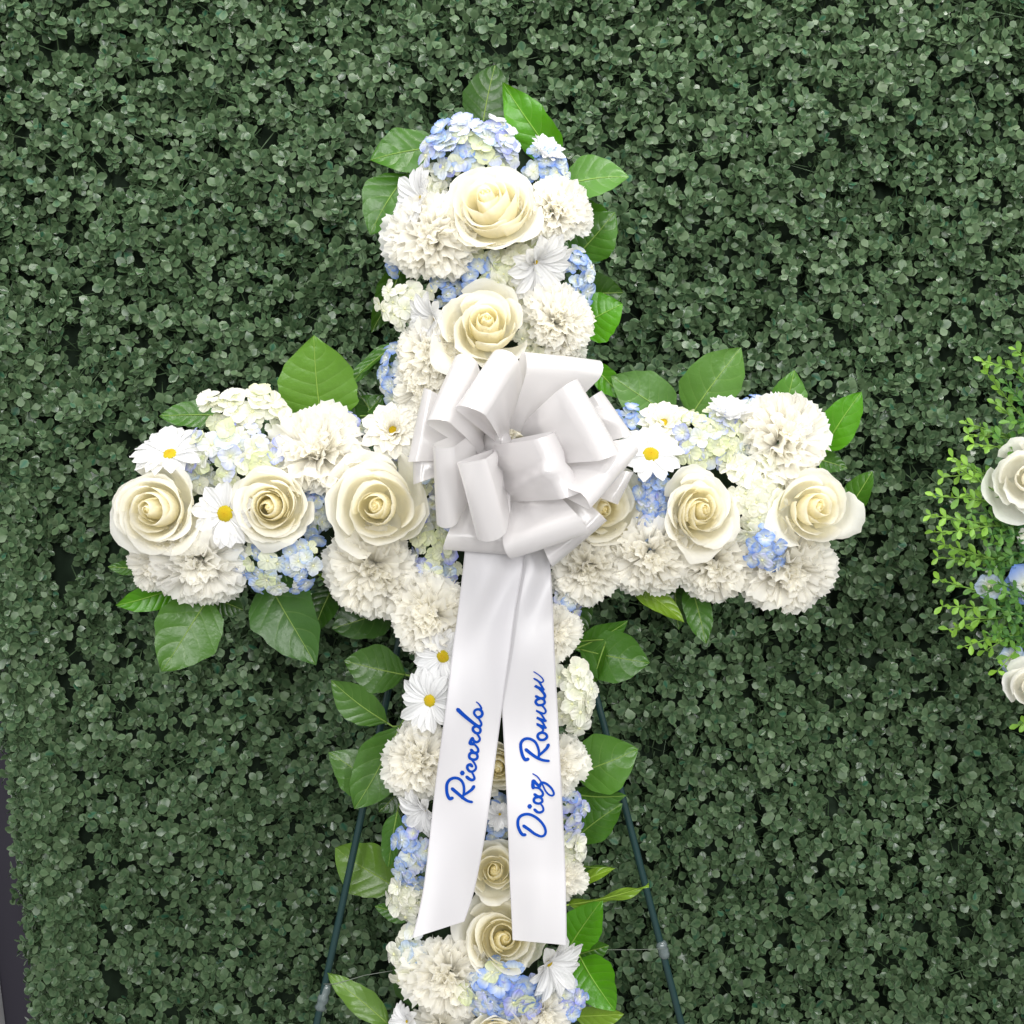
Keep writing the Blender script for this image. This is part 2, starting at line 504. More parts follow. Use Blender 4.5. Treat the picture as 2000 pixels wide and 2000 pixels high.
# ------------------------------------------------------------------ flower petals
def rose_petal(t, th, r, opn, tintv):
    """one petal: t 0 = heart of the bud, 1 = outermost; opn > 1 keeps a small tight bud inside few wide petals"""
    nU, nV = 17, 14
    u = np.linspace(-1, 1, nU)[:, None]; v = np.linspace(0, 1, nV)[None, :]
    e = t ** opn
    ip = lambda xs, ys: float(np.interp(t, xs, ys))
    dl = ip([0, .3, .6, 1], [2.6, 1.75, 1.25, 0.98]) * r.uniform(0.9, 1.12)
    Rr = (0.05 + 0.86 * e) * r.uniform(0.95, 1.05)
    zt = 0.50 - 0.16 * e - 0.52 * max(0, e - 0.35) + r.uniform(-.035, .035)
    close = ip([0, .35, .6, 1], [0.42, 0.86, 1.0, 1.0])
    curl = 0.46 * max(0, (e - 0.22) / 0.78) ** 0.8 * r.uniform(0.6, 1.3)
    ve = v * (1 - 0.28 * np.abs(u) ** 3.0 * (0.35 + 0.65 * t))
    rb_, zb = 0.04 + 0.14 * e, -0.70
    r1, z1 = rb_ + 0.80 * Rr + 0.10, -0.66
    r2, z2 = Rr * 1.06 + 0.02, zt - 0.42
    r3, z3 = Rr * close, zt
    a, b, c, d = (1 - ve) ** 3, 3 * ve * (1 - ve) ** 2, 3 * ve ** 2 * (1 - ve), ve ** 3
    rad = a * rb_ + b * r1 + c * r2 + d * r3
    zz = a * zb + b * z1 + c * z2 + d * z3
    lip = np.clip((ve - 0.60) / 0.40, 0, 1) ** 1.9
    side = np.where(u > 0, 1.0, r.uniform(0.3, 1.0))
    tip = ((0.75 + 0.55 * (1 - np.abs(u)) ** 1.2) if r.rand() < 0.5 else (0.50 + 0.95 * np.abs(u - r.uniform(-.3, .3)) ** 0.9)) * side ** np.abs(u)
    rad = rad + curl * lip * tip * 0.60
    zz = zz - curl * lip ** 1.5 * tip * 0.52
    rad = rad * (1 + (0.15 - 0.04 * t) * u * (0.3 + 0.7 * v)) + 0.03 * e * v ** 3 * np.sin(u * r.uniform(2.5, 5) + r.uniform(0, 6))
    for fq in (9, 14, 21):
        rad = rad + e * 0.012 * r.normal() * v ** 5 * np.sin(u * fq + r.uniform(0, 6))
        zz = zz + e * 0.014 * r.normal() * v ** 5 * np.sin(u * fq + r.uniform(0, 6))
    zz = zz + 0.04 * e * v ** 4 * np.sin(u * r.uniform(4, 7) + r.uniform(0, 6))
    ang = th + u * dl * (0.50 + 0.50 * np.sin(np.clip(v * 1.4, 0, 1) * math.pi / 2)) + r.uniform(-.10, .10) * v ** 2
    sq, sa = 1 - r.uniform(0.0, 0.16), r.uniform(0, 3.14)
    X, Y = rad * np.cos(ang), rad * np.sin(ang)
    k_ = (X * math.cos(sa) + Y * math.sin(sa)) * (sq - 1)
    X = X + k_ * math.cos(sa) + r.normal(0, 0.028) * v; Y = Y + k_ * math.sin(sa) + r.normal(0, 0.028) * v
    zz = zz + 0.02 * np.sin(u * 3 + r.uniform(0, 6)) * v ** 2
    P = np.stack([X, Y, zz + 0 * u], -1) / 1.12
    inn = np.array(tintv[0]); outc = np.array(tintv[1])
    w = np.clip(e * 1.1 * (0.30 + 0.70 * v) + 0.22 * v ** 6, 0, 1)[..., None] + 0 * u[..., None]
    tint = inn * (1 - w) + outc * w
    return P, tint

ROSE_CREAM = ((0.98, 0.930, 0.71), (0.98, 0.964, 0.905))
ROSE_WHITE = ((0.98, 0.937, 0.75), (0.98, 0.967, 0.918))
def to_foam(root, mat_world_depth):
    pass

def stem_part(root, rot_q, wp, rad, mat=M_STEM):
    """short stem from under the flower head into the foam, in the head's local frame"""
    back = Vector((wp.x * 0.97 + 0.0, ys + 0.012, wp.z)) - wp
    loc = rot_q.inverted() @ back
    b = np.array(loc) / root.scale[0]
    p0 = np.array([0, 0, -0.3])
    v, f = tube([p0, p0 * 0.4 + b * 0.6, b], rad / root.scale[0], 5, False)
    put('stem', raw_mesh('stem', v, f, mat), root)

def make_root(name, px, py, y, rpx, tilt, spin, label, cat, group):
    wp = W(px, py, y)
    root = empty(name, wp, label, cat, group)
    d = Vector((tilt[0], -1, tilt[1]))
    q = facing(d, spin)
    root.rotation_mode = 'QUATERNION'
    root.rotation_quaternion = q
    k = rpx * S * (D + y) / D
    root.scale = (k, k, k)
    return root, q, wp

def rose(px, py, rpx, label, seed, tilt=(0, 0), opn=1.1, n=23, y=-0.026, tint=ROSE_CREAM, squash=1.0, spin=0.0, group='cream roses on the cross'):
    root, q, wp = make_root('rose', px, py, y, rpx * 1.12, tilt, spin, label, 'rose', group)
    r = np.random.RandomState(seed)
    if squash != 1.0: root.scale = (root.scale[0] * squash, root.scale[1], root.scale[2])
    for k in range(n):
        t = (k / (n - 1)) ** 0.86
        P, c = rose_petal(t, k * 2.39996 + r.uniform(-.3, .3) + seed, r, opn, tint)
        put('petal', grid_mesh('rose_petal', P, M_ROSE, {'tint': c}), root)
    a_ = np.linspace(0, 2 * math.pi * 1.0, 15)[:, None]; h_ = np.linspace(0, 1, 7)[None]
    rr_ = np.interp(h_, [0, .5, .85, 1], [.10, .115, .065, .012]) * (1 + 0.16 * np.sin(a_ * 2 + h_ * 5 + seed))
    P = np.stack([rr_ * np.cos(a_), rr_ * np.sin(a_), -0.35 + 0.74 * h_ + 0 * a_], -1)
    put('heart', grid_mesh('rose_heart', P, M_ROSE, {'tint': np.array(tint[0]) + 0 * P}), root)
    stem_part(root, q, wp, 0.003)
    return root

def carn_petal(seed):
    r = np.random.RandomState(seed)
    nU, nV = 17, 7
    u = np.linspace(-1, 1, nU)[:, None]; v = np.linspace(0, 1, nV)[None, :]
    w = 0.07 + 0.46 * v ** 1.1
    ph = r.uniform(0, 6.28); fr = r.uniform(6.0, 10.0); am = r.uniform(0.06, 0.11)
    ser = np.where(np.arange(nU) % 2 == 0, 0.024, -0.024)[:, None] * r.uniform(0.7, 1.5, (nU, 1))
    yy = v * (1 - 0.16 * u ** 2) + ser * v ** 5
    xx = u * w * (1 - 0.18 * v ** 2 * np.abs(u))
    zz = am * v ** 1.6 * np.sin(u * fr + ph) + 0.05 * v ** 2 * np.sin(u * 13 + ph * 2) - 0.14 * v ** 3
    P = np.stack([xx + 0 * v, yy, zz], -1)
    return grid_mesh('carnation_petal', P, M_CARN, {'rad': v + 0 * u})
CARN = [carn_petal(40 + i) for i in range(9)]

def petal_matrix(base, tip, normal_hint, roll, width=1.0):
    base, tip = Vector(base), Vector(tip)
    yv = tip - base; L = yv.length; yv.normalize()
    n = Vector(normal_hint); n = n - yv * n.dot(yv)
    if n.length < 1e-4: n = Vector((1, 0, 0)) - yv * yv.x
    n.normalize()
    n = Quaternion(yv, roll) @ n
    xv = yv.cross(n)
    M = Matrix((xv * L * width, yv * L, n * L)).transposed().to_4x4()
    M.translation = base
    return M

def carnation(px, py, rpx, label, seed, tilt=(0, 0), y=0.008, n=56, col=(0.981, 0.970, 0.935), inner=(0.981, 0.961, 0.89), height=0.62):
    root, q, wp = make_root('carnation', px, py, y, rpx * 1.13, tilt, 0, label, 'carnation', 'white carnations on the cross')
    r = np.random.RandomState(seed)
    for k in range(n):
        a = (k + 0.5) / n
        phi = math.acos(1 - a * 1.12) * 1.0
        th = k * 2.39996 + r.uniform(-.25, .25)
        rr = r.uniform(0.88, 1.08) * (1 + a * (0.13 * math.sin(2 * th + seed) + 0.10 * math.sin(3 * th + seed * 2.3)))
        tip = Vector((math.sin(phi) * math.cos(th) * rr, math.sin(phi) * math.sin(th) * rr, height * math.cos(phi) * rr - 0.05)) + Vector((r.uniform(-.2, .2), r.uniform(-.2, .2), r.uniform(-.08, .04))) * (1 - a)
        base = Vector((0.08 * math.cos(th), 0.08 * math.sin(th), -0.42))
        hint = Vector((-math.cos(th) * 0.4, -math.sin(th) * 0.4, 1))
        spread = 1.45 * (1 - a) ** 0.8 + 0.35
        roll = r.uniform(-spread, spread)
        c = np.array(inner) * (1 - a) + np.array(col) * a
        put('petal', CARN[r.randint(len(CARN))], root, petal_matrix(base, tip, hint, roll, 0.80 + 0.35 * a), tuple(c * r.uniform(0.94, 1.03)))
    for k in range(8):                                  # heart petals folded across the middle
        th = k * 2.39996 + r.uniform(0, 1)
        a_, b_ = Vector((math.cos(th), math.sin(th), 0)), r.uniform(.05, .22)
        put('petal', CARN[r.randint(len(CARN))], root, petal_matrix(a_ * 0.16 + Vector((0, 0, -.1)), a_ * -b_ + Vector((0, 0, height * r.uniform(.62, .95))),
            a_ * 0.5 + Vector((0, 0, 1)), r.uniform(-.7, .7), 0.85), tuple(np.array(inner) * r.uniform(.96, 1.02)))
    stem_part(root, q, wp, 0.0022)
    return root

def daisy_petal(seed):
    r = np.random.RandomState(seed)
    nU, nV = 7, 9
    u = np.linspace(-1, 1, nU)[:, None]; v = np.linspace(0, 1, nV)[None, :]
    prof = np.interp(np.linspace(0, 1, nV), [0, .15, .4, .7, .88, 1], [.06, .12, .185, .21, .17, .06])[None]
    xx = u * prof
    yy = v * (1 - 0.05 * u ** 2 * v) + 0.012 * np.sin(u * 6) * v ** 4
    zz = 0.10 * u ** 2 * prof * 4 - 0.012 * np.cos(u * 9) * (v ** 0.5) + r.uniform(0.0, .10) * np.sin(v * 3) - 0.16 * v ** 2.5 * r.uniform(-.2, 1)
    P = np.stack([xx + 0 * v, yy + 0 * u, zz + 0 * u * v], -1)
    return grid_mesh('daisy_petal', P, M_DAISY, {'rad': v + 0 * u, 'across': u + 0 * v})
DPET = [daisy_petal(70 + i) for i in range(6)]

def disc_mesh():
    nU, nV = 20, 8
    a = np.arange(nU)[:, None] / nU * 2 * math.pi; p = np.linspace(0.02, 1, nV)[None] * math.pi / 2
    rr = 1 + 0.05 * np.sin(a * 7 + p * 9) * np.sin(p * 6)
    P = np.stack([np.sin(p) * np.cos(a) * rr, np.sin(p) * np.sin(a) * rr, 0.5 * np.cos(p) * rr + 0 * a], -1)
    return raw_mesh('daisy_disc', P.reshape(-1, 3), grid_faces(nU, nV, close_u=True)[:, ::-1], M_DISC, {'rad': (p / 1.57 + 0 * a).ravel()})
DISC = disc_mesh()

def daisy(px, py, rpx, label, seed, tilt=(0, 0), y=0.0, n=19, layers=1, cup=0.12, disc=0.2, col=(0.87, 0.87, 0.87), name='daisy'):
    root, q, wp = make_root(name, px, py, y, rpx, tilt, 0, label, 'daisy' if name == 'daisy' else 'chrysanthemum',
                            'white daisies on the cross' if name == 'daisy' else 'white chrysanthemums on the cross')
    r = np.random.RandomState(seed)
    for l in range(layers):
        for k in range(n):
            th = (k + 0.5 * (l % 2)) / n * 2 * math.pi + r.uniform(-.12, .12)
            el = cup + (l / max(1, layers)) * 1.25 + r.uniform(-.10, .14) + 0.07 * (k % 2)
            rr = r.uniform(0.86, 1.06) * (1 - 0.16 * l)
            tip = Vector((math.cos(th) * math.cos(el), math.sin(th) * math.cos(el), math.sin(el))) * rr
            base = Vector((math.cos(th), math.sin(th), 0)) * (disc * 0.62)
            put('petal', DPET[r.randint(len(DPET))], root,
                petal_matrix(base, tip, (-math.cos(th) * .3, -math.sin(th) * .3, 1), r.uniform(-.35, .35), 1.0 + 0.05 * (20 - n)),
                tuple(np.array(col) * r.uniform(0.95, 1.02)))
    M = Matrix.Diagonal((disc, disc, disc, 1)); M.translation = (0, 0, 0.0)
    put('disc', DISC, root, M)
    stem_part(root, q, wp, 0.0015)
    return root

def hyd_petal(seed):
    r = np.random.RandomState(seed)
    nU, nV = 7, 6
    u = np.linspace(-1, 1, nU)[:, None]; v = np.linspace(0, 1, nV)[None]
    prof = np.interp(np.linspace(0, 1, nV), [0, .2, .5, .75, .93, 1], [.06, .28, .50, .50, .30, .10])[None]
    xx = u * prof
    yy = v * (1 - 0.03 * np.abs(u)) - 0.10 * (v > 0.99) * (1 - np.abs(u)) * r.uniform(0, .6)
    zz = 0.16 * v - 0.28 * v ** 2.2 + 0.12 * np.abs(u) ** 1.5 * prof + 0.05 * np.sin(u * 5 + r.uniform(0, 6)) * v ** 2
    P = np.stack([xx + 0 * v, yy + 0 * u, zz + 0 * u], -1)
    return grid_mesh('hydrangea_petal', P, M_HYD, {'rad': np.clip(v * 1.25 - 0.15, 0, 1) + 0 * u, 'across': u + 0 * v})
HPET = [hyd_petal(20 + i) for i in range(6)]
def eye_mesh():
    a = np.arange(8)[:, None] / 8 * 2 * math.pi; p = np.linspace(0.05, 2.0, 4)[None]
    P = np.stack([np.sin(p) * np.cos(a), np.sin(p) * np.sin(a), np.cos(p) + 0 * a], -1)
    return raw_mesh('floret_eye', P.reshape(-1, 3), grid_faces(8, 4, close_u=True)[:, ::-1], M_EYE)
EYE = eye_mesh()

BLUE = [lin(134, 168, 238), lin(160, 188, 243), lin(122, 158, 232)]
PERI = [lin(158, 166, 240), lin(180, 190, 244), lin(206, 212, 247)]
PALE = [lin(214, 224, 242), lin(226, 230, 236), lin(190, 210, 240)]
GREEN = [lin(232, 236, 196), lin(222, 230, 182), lin(240, 242, 216)]
CREAM = [lin(246, 244, 234), lin(248, 247, 240), lin(243, 241, 226)]
PAL = {'b': BLUE, 'p': PERI, 'l': PALE, 'g': GREEN, 'c': CREAM}

def hydrangea(px, py, rx, ry, mixs, n, label, seed, y=0.030, tilt=(0, 0), fl=19, dome=0.62):
    rx, ry = rx * 1.12, ry * 1.12
    wp = W(px, py, y)
    root = empty('hydrangea', wp, label, 'hydrangea', 'hydrangea clusters on the cross')
    r = np.random.RandomState(seed)
    k = S * (D + y) / D
    q = facing((tilt[0], -1, tilt[1]))
    for i in range(n):
        a = (i + 0.5) / n
        rr = math.sqrt(a) * 0.95; th = i * 2.39996 + seed + r.uniform(-.35, .35)
        hx, hz = rr * math.cos(th) * rx * k * 0.86, rr * math.sin(th) * ry * k * 0.86
        dep = -dome * min(rx, ry) * k * math.sqrt(max(0, 1 - rr * rr * 0.98)) + r.uniform(-.004, .004)
        c3 = q @ Vector((0, 0, 0))
        p = Vector((hx + tilt[0] * dep * -0.5, dep, hz + tilt[1] * dep * -0.5))
        nd = Vector((hx / (rx * k) * 0.9 + tilt[0] + r.normal(0, .18), -1 * (1.0 - 0.35 * rr), hz / (ry * k) * 0.9 + tilt[1] + r.normal(0, .18)))
        code = mixs[min(len(mixs) - 1, int(r.rand() * len(mixs)))]
        base = np.array(PAL[code][r.randint(3)])
        fq = facing(nd, r.uniform(0, 6.28))
        s = fl * k * r.uniform(0.82, 1.18)
        M = Matrix.Translation(p) @ fq.to_matrix().to_4x4() @ Matrix.Diagonal((s * .13, s * .13, s * .13, 1))
        f = put('floret', EYE, root, M, (0.62, 0.62, 0.38) if code != 'b' else (0.55, 0.6, 0.75))
        cup = r.uniform(-0.05, 0.55)
        for j in range(4):
            aa = j * math.pi / 2 + r.uniform(-.15, .15)
            el = cup + r.uniform(-.15, .15)
            tip = Vector((math.cos(aa) * math.cos(el), math.sin(aa) * math.cos(el), math.sin(el))) * r.uniform(.9, 1.08) / .13
            Mp = petal_matrix((0, 0, -0.3), tip, (0, 0, 1), r.uniform(-.25, .25), r.uniform(.92, 1.1))
            put('petal', HPET[r.randint(len(HPET))], f, Mp, tuple(np.clip(base * r.uniform(.92, 1.06), 0, 0.95)))
    # branching stalk into the foam
    b = Vector((wp.x * 0.97, ys + 0.015, wp.z)) - wp
    parts = [tube([b, Vector((0, 0.004, 0))], 0.003, 5, False)]
    for i in range(5):
        aa = i * 1.256
        parts.append(tube([Vector((0, 0.008, 0)), Vector((math.cos(aa) * rx * k * .55, -0.012, math.sin(aa) * ry * k * .55))], 0.0012, 4, False))
    v, fs = join(parts)
    put('stalk', raw_mesh('stalk', v, fs, M_STEM), root)
    return root

# ------------------------------------------------------------------ the flowers, each where it stands
rose(955, 398, 98, 'large cream rose topmost on the upright, below the blue hydrangea cap', 3, tilt=(-0.18, 0.34), opn=1.25)
rose(950, 634, 97, 'cream rose with a tight bud above the white bow', 8, tilt=(0.02, 0.22), opn=1.75, n=20)
rose(300, 996, 91, 'open cream rose at the outer end of the arm with the white daisies', 12, tilt=(-0.12, 0.0), opn=0.95, n=22, tint=ROSE_WHITE)
rose(527, 990, 77, 'small quartered cream rose between the yellow-eyed daisy and the largest rose', 21, opn=0.9, n=26)
rose(735, 990, 110, 'largest fully open rose with a swirled centre beside the bow', 33, opn=1.5, n=17, tint=ROSE_WHITE)
rose(1172, 992, 92, 'cream rose half hidden under the bow loops', 41, tilt=(0.2, -0.1), opn=1.25, n=18, y=-0.012)
rose(1369, 997, 83, 'egg-shaped cream rose between blue florets and the white hydrangea', 52, tilt=(0.12, 0.05), opn=1.15, squash=0.86, spin=1.57 * 0)
rose(1592, 990, 82, 'wide open cream rose at the outer end of the arm farthest from the daisies', 64, tilt=(0.16, 0.04), opn=1.3, n=16)
rose(972, 1500, 62, 'cream rose showing as a strip between the two ribbon tails', 71, opn=1.3, n=16, y=0.006)
rose(966, 1700, 66, 'slender cream rosebud low between the ribbon tails', 83, tilt=(0.0, 0.30), opn=1.7, n=20, y=0.0)
rose(985, 1832, 88, 'upturned cream rose under the ends of the ribbon tails', 95, tilt=(0.08, 0.30), opn=1.3, n=20, y=-0.004)
rose(970, 2035, 60, 'cream rose cut off by the bottom edge of the photo', 101, opn=1.1)

carnation(1088, 408, 58, 'cream carnation tucked beside the topmost rose, on its daisy-free side', 1, tilt=(.35, .05))
carnation(842, 462, 76, 'frilly white carnation below the daisy beside the topmost rose', 2, tilt=(-.25, -.1), y=0.0)
carnation(1095, 622, 58, 'ruffled white carnation beside the tight-budded rose above the bow', 3, tilt=(.35, .05))
carnation(1105, 672, 42, 'small white carnation right below another one above the bow', 4, tilt=(.4, -.2), n=30, y=0.02)
carnation(836, 690, 60, 'white carnation under the tight-budded rose, above its twin by the bow', 5, tilt=(-.3, 0))
carnation(828, 752, 56, 'white carnation touching the upper loops of the bow', 6, tilt=(-.3, -.1), y=0.016)
carnation(617, 878, 80, 'cream carnation standing above the small quartered rose', 7, tilt=(0, .3))
carnation(384, 1105, 78, 'big ragged white carnation below the end rose and the yellow-eyed daisy', 8, tilt=(-.1, -.35), col=(.981, .973, .945), inner=(.981, .966, .91))
carnation(300, 1108, 46, 'white carnation peeking out under the rose at the arm end', 9, tilt=(-.3, -.4), n=32, y=0.026)
carnation(728, 1120, 82, 'white carnation spreading below the largest rose', 10, tilt=(0, -.45), y=0.016)
carnation(1534, 853, 78, 'full white carnation above the wide open end rose', 11, tilt=(.15, .3))
carnation(1148, 1115, 62, 'white carnation under the half hidden rose beside the tails', 12, tilt=(0, -.4), y=0.014)
carnation(1272, 1090, 72, 'white carnation below the column of blue florets on the arm', 13, tilt=(0, -.35))
carnation(1398, 1105, 66, 'white carnation under the egg-shaped rose', 14, tilt=(0, -.4), y=0.016)
carnation(1540, 1115, 78, 'white carnation below the wide open end rose', 15, tilt=(.15, -.4), y=0.012)
carnation(836, 1200, 72, 'large white carnation under the arm, beside the first ribbon tail', 16, tilt=(-.2, 0))
carnation(1084, 1238, 48, 'white carnation peeking out beside the second ribbon tail, below the bow', 17, tilt=(.3, 0), n=34)
carnation(816, 1486, 62, 'white carnation with a dense heart, halfway down the upright by the first tail', 18, tilt=(-.25, 0))
carnation(1092, 1492, 52, 'white carnation beside the second tail, above blue florets', 19, tilt=(.3, 0), n=34)
carnation(1098, 1715, 42, 'small white carnation beside the end of the second tail', 20, tilt=(.4, 0), n=30, y=0.022)
carnation(872, 1912, 70, 'loose ruffled cream carnation below the cut end of the first tail', 21, tilt=(-.1, -.1))
carnation(1062, 1985, 48, 'cream carnation at the bottom edge beside blue hydrangea', 22, tilt=(.2, 0), n=34)
carnation(925, 1250, 62, 'white carnation mostly hidden behind the first ribbon tail', 23, n=34, y=0.03)
carnation(1020, 1350, 58, 'white carnation mostly hidden behind the second ribbon tail', 24, n=30, y=0.03)
carnation(860, 2010, 52, 'white carnation cut by the bottom edge below the loose ruffled one', 25, n=30, y=0.02)

carnation(988, 852, 60, 'cream carnation glimpsed through the gap in the middle of the bow', 26, n=34, y=0.03)

daisy(822, 388, 66, 'white daisy turned outwards beside the topmost rose', 1, tilt=(-1.3, .3), cup=.35, disc=.12)
daisy(1046, 512, 80, 'large white daisy drooping below the cream carnation near the top', 2, tilt=(.8, -.9), cup=0.35, disc=.07)
daisy(850, 622, 60, 'white daisy partly closed beside the tight-budded rose', 3, tilt=(-1.1, -.3), cup=.5, disc=.10)
daisy(332, 888, 74, 'white daisy at the upper outer corner of the arm', 4, tilt=(-.1, .95), y=0.0, cup=.2)
daisy(440, 1003, 68, 'white daisy with a round yellow eye between two roses on the arm', 5, tilt=(-.1, -.05), n=14, disc=.25, y=-0.014)
daisy(1271, 888, 66, 'white daisy with a yellow eye beside the bow loops', 6, tilt=(.05, .6), n=14, disc=.25, y=-0.012)
daisy(1424, 818, 54, 'half closed white daisy rising above the arm, by a white carnation', 7, tilt=(0, 1.6), cup=.6, y=0.012, disc=.12)
daisy(866, 1282, 62, 'white daisy peeking out below the large carnation by the first tail', 8, tilt=(-.3, -.1), disc=.22)
daisy(840, 1368, 66, 'white daisy with a yellow eye halfway along the first tail', 9, tilt=(-.35, .1), disc=.2)
daisy(832, 1580, 58, 'white daisy tucked below the dense-hearted carnation', 10, tilt=(-1.0, -.7), cup=.4, disc=.1)
daisy(976, 1590, 36, 'white daisy petals showing in the gap between the ribbon tails', 11, cup=.6, y=0.012, disc=.1)
daisy(1072, 1880, 72, 'white daisy beside the upturned rose near the bottom', 12, tilt=(.9, -.35), cup=.4, disc=.13)
daisy(795, 1995, 40, 'white daisy at the bottom edge on the outer side of a carnation', 13, tilt=(-1, .4), cup=.4, y=0.01, disc=.1)
daisy(1062, 305, 44, 'small white daisy tucked into the blue hydrangea cap', 14, tilt=(.7, 1.0), cup=.6, y=0.02, disc=.1)
daisy(768, 842, 66, 'cream double chrysanthemum above the largest rose', 15, tilt=(-.05, .35), n=14, layers=4, cup=.05, col=(.95, .93, .86), name='chrysanthemum', y=0.01)
daisy(1296, 826, 54, 'cream double chrysanthemum above the daisy by the bow', 16, tilt=(.0, .5), n=12, layers=3, cup=.05, col=(.95, .94, .85), name='chrysanthemum', y=0.02)

hydrangea(922, 296, 102, 60, 'bblplpgl', 44, 'blue hydrangea capping the top of the cross', 1, tilt=(-.05, .4), y=0.022, fl=24)
hydrangea(1064, 332, 46, 40, 'bbl', 14, 'little clump of blue hydrangea beside the cap of the cross', 2, tilt=(.3, .2), y=0.03)
hydrangea(926, 516, 62, 56, 'bblpg', 24, 'pale blue hydrangea in the gap between the two upper roses', 3)
hydrangea(1012, 538, 66, 58, 'ccgc', 26, 'greenish cream hydrangea above the tight-budded rose', 4, fl=22)
hydrangea(1128, 540, 30, 62, 'bblb', 14, 'blue hydrangea beside the drooping daisy near the top', 5, tilt=(.5, 0), y=0.035)
hydrangea(783, 500, 22, 48, 'bb', 8, 'few blue florets behind the frilly carnation near the top', 6, tilt=(-.4, 0), y=0.045)
hydrangea(788, 595, 48, 52, 'cc', 16, 'round white hydrangea at the side of the two upper roses', 7, tilt=(-.4, 0), fl=20)
hydrangea(776, 735, 32, 62, 'bblb', 14, 'blue hydrangea hanging beside the carnations above the arm', 8, tilt=(-.5, 0), y=0.040)
hydrangea(1075, 690, 40, 30, 'cc', 9, 'white hydrangea florets just above the corner of the bow', 9, y=0.03)
hydrangea(478, 812, 100, 50, 'cccg', 26, 'white hydrangea rising above the arm near the corner daisy', 10, tilt=(0, .5), fl=25, y=0.026)
hydrangea(462, 888, 106, 64, 'pgplgpc', 30, 'periwinkle and green hydrangea between a white hydrangea and two roses', 11, tilt=(0, .1), y=0.010, fl=24)
hydrangea(668, 832, 46, 26, 'pl', 9, 'small lilac hydrangea behind the cream carnation on the arm', 12, tilt=(0, .5), y=0.05)
hydrangea(618, 985, 26, 86, 'bblp', 20, 'narrow blue hydrangea between the quartered rose and the largest rose', 13, y=0.03)
hydrangea(546, 1100, 92, 58, 'bbblblg', 34, 'blue hydrangea hanging below the quartered rose', 14, tilt=(0, -.35), y=0.020)
hydrangea(455, 1112, 26, 40, 'cl', 7, 'few white florets beside the ragged carnation', 15, tilt=(0, -.3), y=0.03)
hydrangea(848, 1050, 42, 84, 'ggplg', 22, 'green and lilac hydrangea between the largest rose and the tails', 16, y=0.026)
hydrangea(800, 895, 28, 34, 'pp', 6, 'few violet florets beside the outer bow loops', 17, y=0.05)
hydrangea(1224, 826, 40, 32, 'bb', 8, 'small blue hydrangea behind the bow, above the daisy', 18, tilt=(0, .4), y=0.035)
hydrangea(1388, 862, 84, 60, 'ggplgg', 36, 'yellow-green and lilac hydrangea above the egg-shaped rose', 19, tilt=(0, .2), fl=21, y=0.02)
hydrangea(1276, 985, 36, 84, 'bbbp', 26, 'column of blue hydrangea between the bow and the egg-shaped rose', 20, y=0.012)
hydrangea(1470, 962, 64, 96, 'cccc', 30, 'large white hydrangea between the egg-shaped rose and the end rose', 21, fl=25, y=0.012)
hydrangea(1494, 1068, 34, 48, 'bbp', 10, 'blue florets between the carnations under the end rose', 22, tilt=(0, -.2), fl=23, y=-0.006)
hydrangea(1476, 800, 24, 20, 'bb', 5, 'few blue florets peeking over the arm by the full carnation', 23, tilt=(0, .5), y=0.045)
hydrangea(848, 1118, 52, 30, 'plg', 12, 'lilac and green florets above the large carnation under the arm', 24, y=0.035)
hydrangea(1104, 1175, 28, 36, 'pbl', 8, 'pale blue florets beside the second tail, just under the arm', 25, tilt=(.3, 0), y=0.035)
hydrangea(852, 1325, 30, 44, 'plb', 10, 'pale blue hydrangea between two daisies by the first tail', 26, y=0.02)
hydrangea(1118, 1358, 42, 74, 'ccc', 20, 'white hydrangea bulging out beside the second tail', 27, tilt=(.4, 0), fl=23, y=0.018)
hydrangea(812, 1668, 40, 76, 'bbblp', 24, 'blue hydrangea beside the lower half of the first tail', 28, tilt=(-.35, 0), y=0.026)
hydrangea(1114, 1585, 28, 54, 'pppb', 12, 'periwinkle hydrangea beside the lower half of the second tail', 29, tilt=(.4, 0), y=0.026)
hydrangea(968, 1600, 34, 40, 'blb', 10, 'shaded blue hydrangea in the gap between the tails', 30, y=0.034)
hydrangea(1106, 1650, 30, 44, 'cc', 9, 'white hydrangea florets below the periwinkle ones', 31, tilt=(.4, 0), y=0.03)
hydrangea(798, 1752, 36, 46, 'cc', 11, 'white hydrangea below the blue one by the first tail', 32, tilt=(-.4, 0), fl=22)
hydrangea(802, 1862, 36, 66, 'ccl', 16, 'white hydrangea left of the loose ruffled carnation', 33, tilt=(-.4, 0), fl=22)
hydrangea(980, 1932, 78, 56, 'bpblgb', 34, 'blue and pale green hydrangea below the upturned rose', 34, tilt=(0, -.1), fl=23, y=0.004)
hydrangea(1108, 1950, 36, 44, 'bpp', 12, 'blue hydrangea below the bottom daisy', 35, tilt=(.4, 0), y=0.028)

hydrangea(846, 360, 34, 40, 'clc', 9, 'white florets wedged between the outward daisy and the topmost rose', 36, y=0.034)
hydrangea(1026, 466, 34, 36, 'ccg', 9, 'cream florets wedged under the topmost rose, against the carnation', 37, y=0.034)
hydrangea(866, 562, 38, 34, 'lbc', 9, 'pale florets between the frilly carnation and the tight-budded rose', 38, y=0.034)
hydrangea(1030, 655, 34, 40, 'cc', 9, 'cream florets between the tight-budded rose and two carnations', 39, y=0.034)
hydrangea(392, 935, 36, 34, 'glc', 9, 'pale green florets between the corner daisy and the small eyed daisy', 40, y=0.03)
hydrangea(838, 930, 36, 50, 'lpg', 10, 'lilac florets between the largest rose and the outer bow loops', 41, y=0.03)

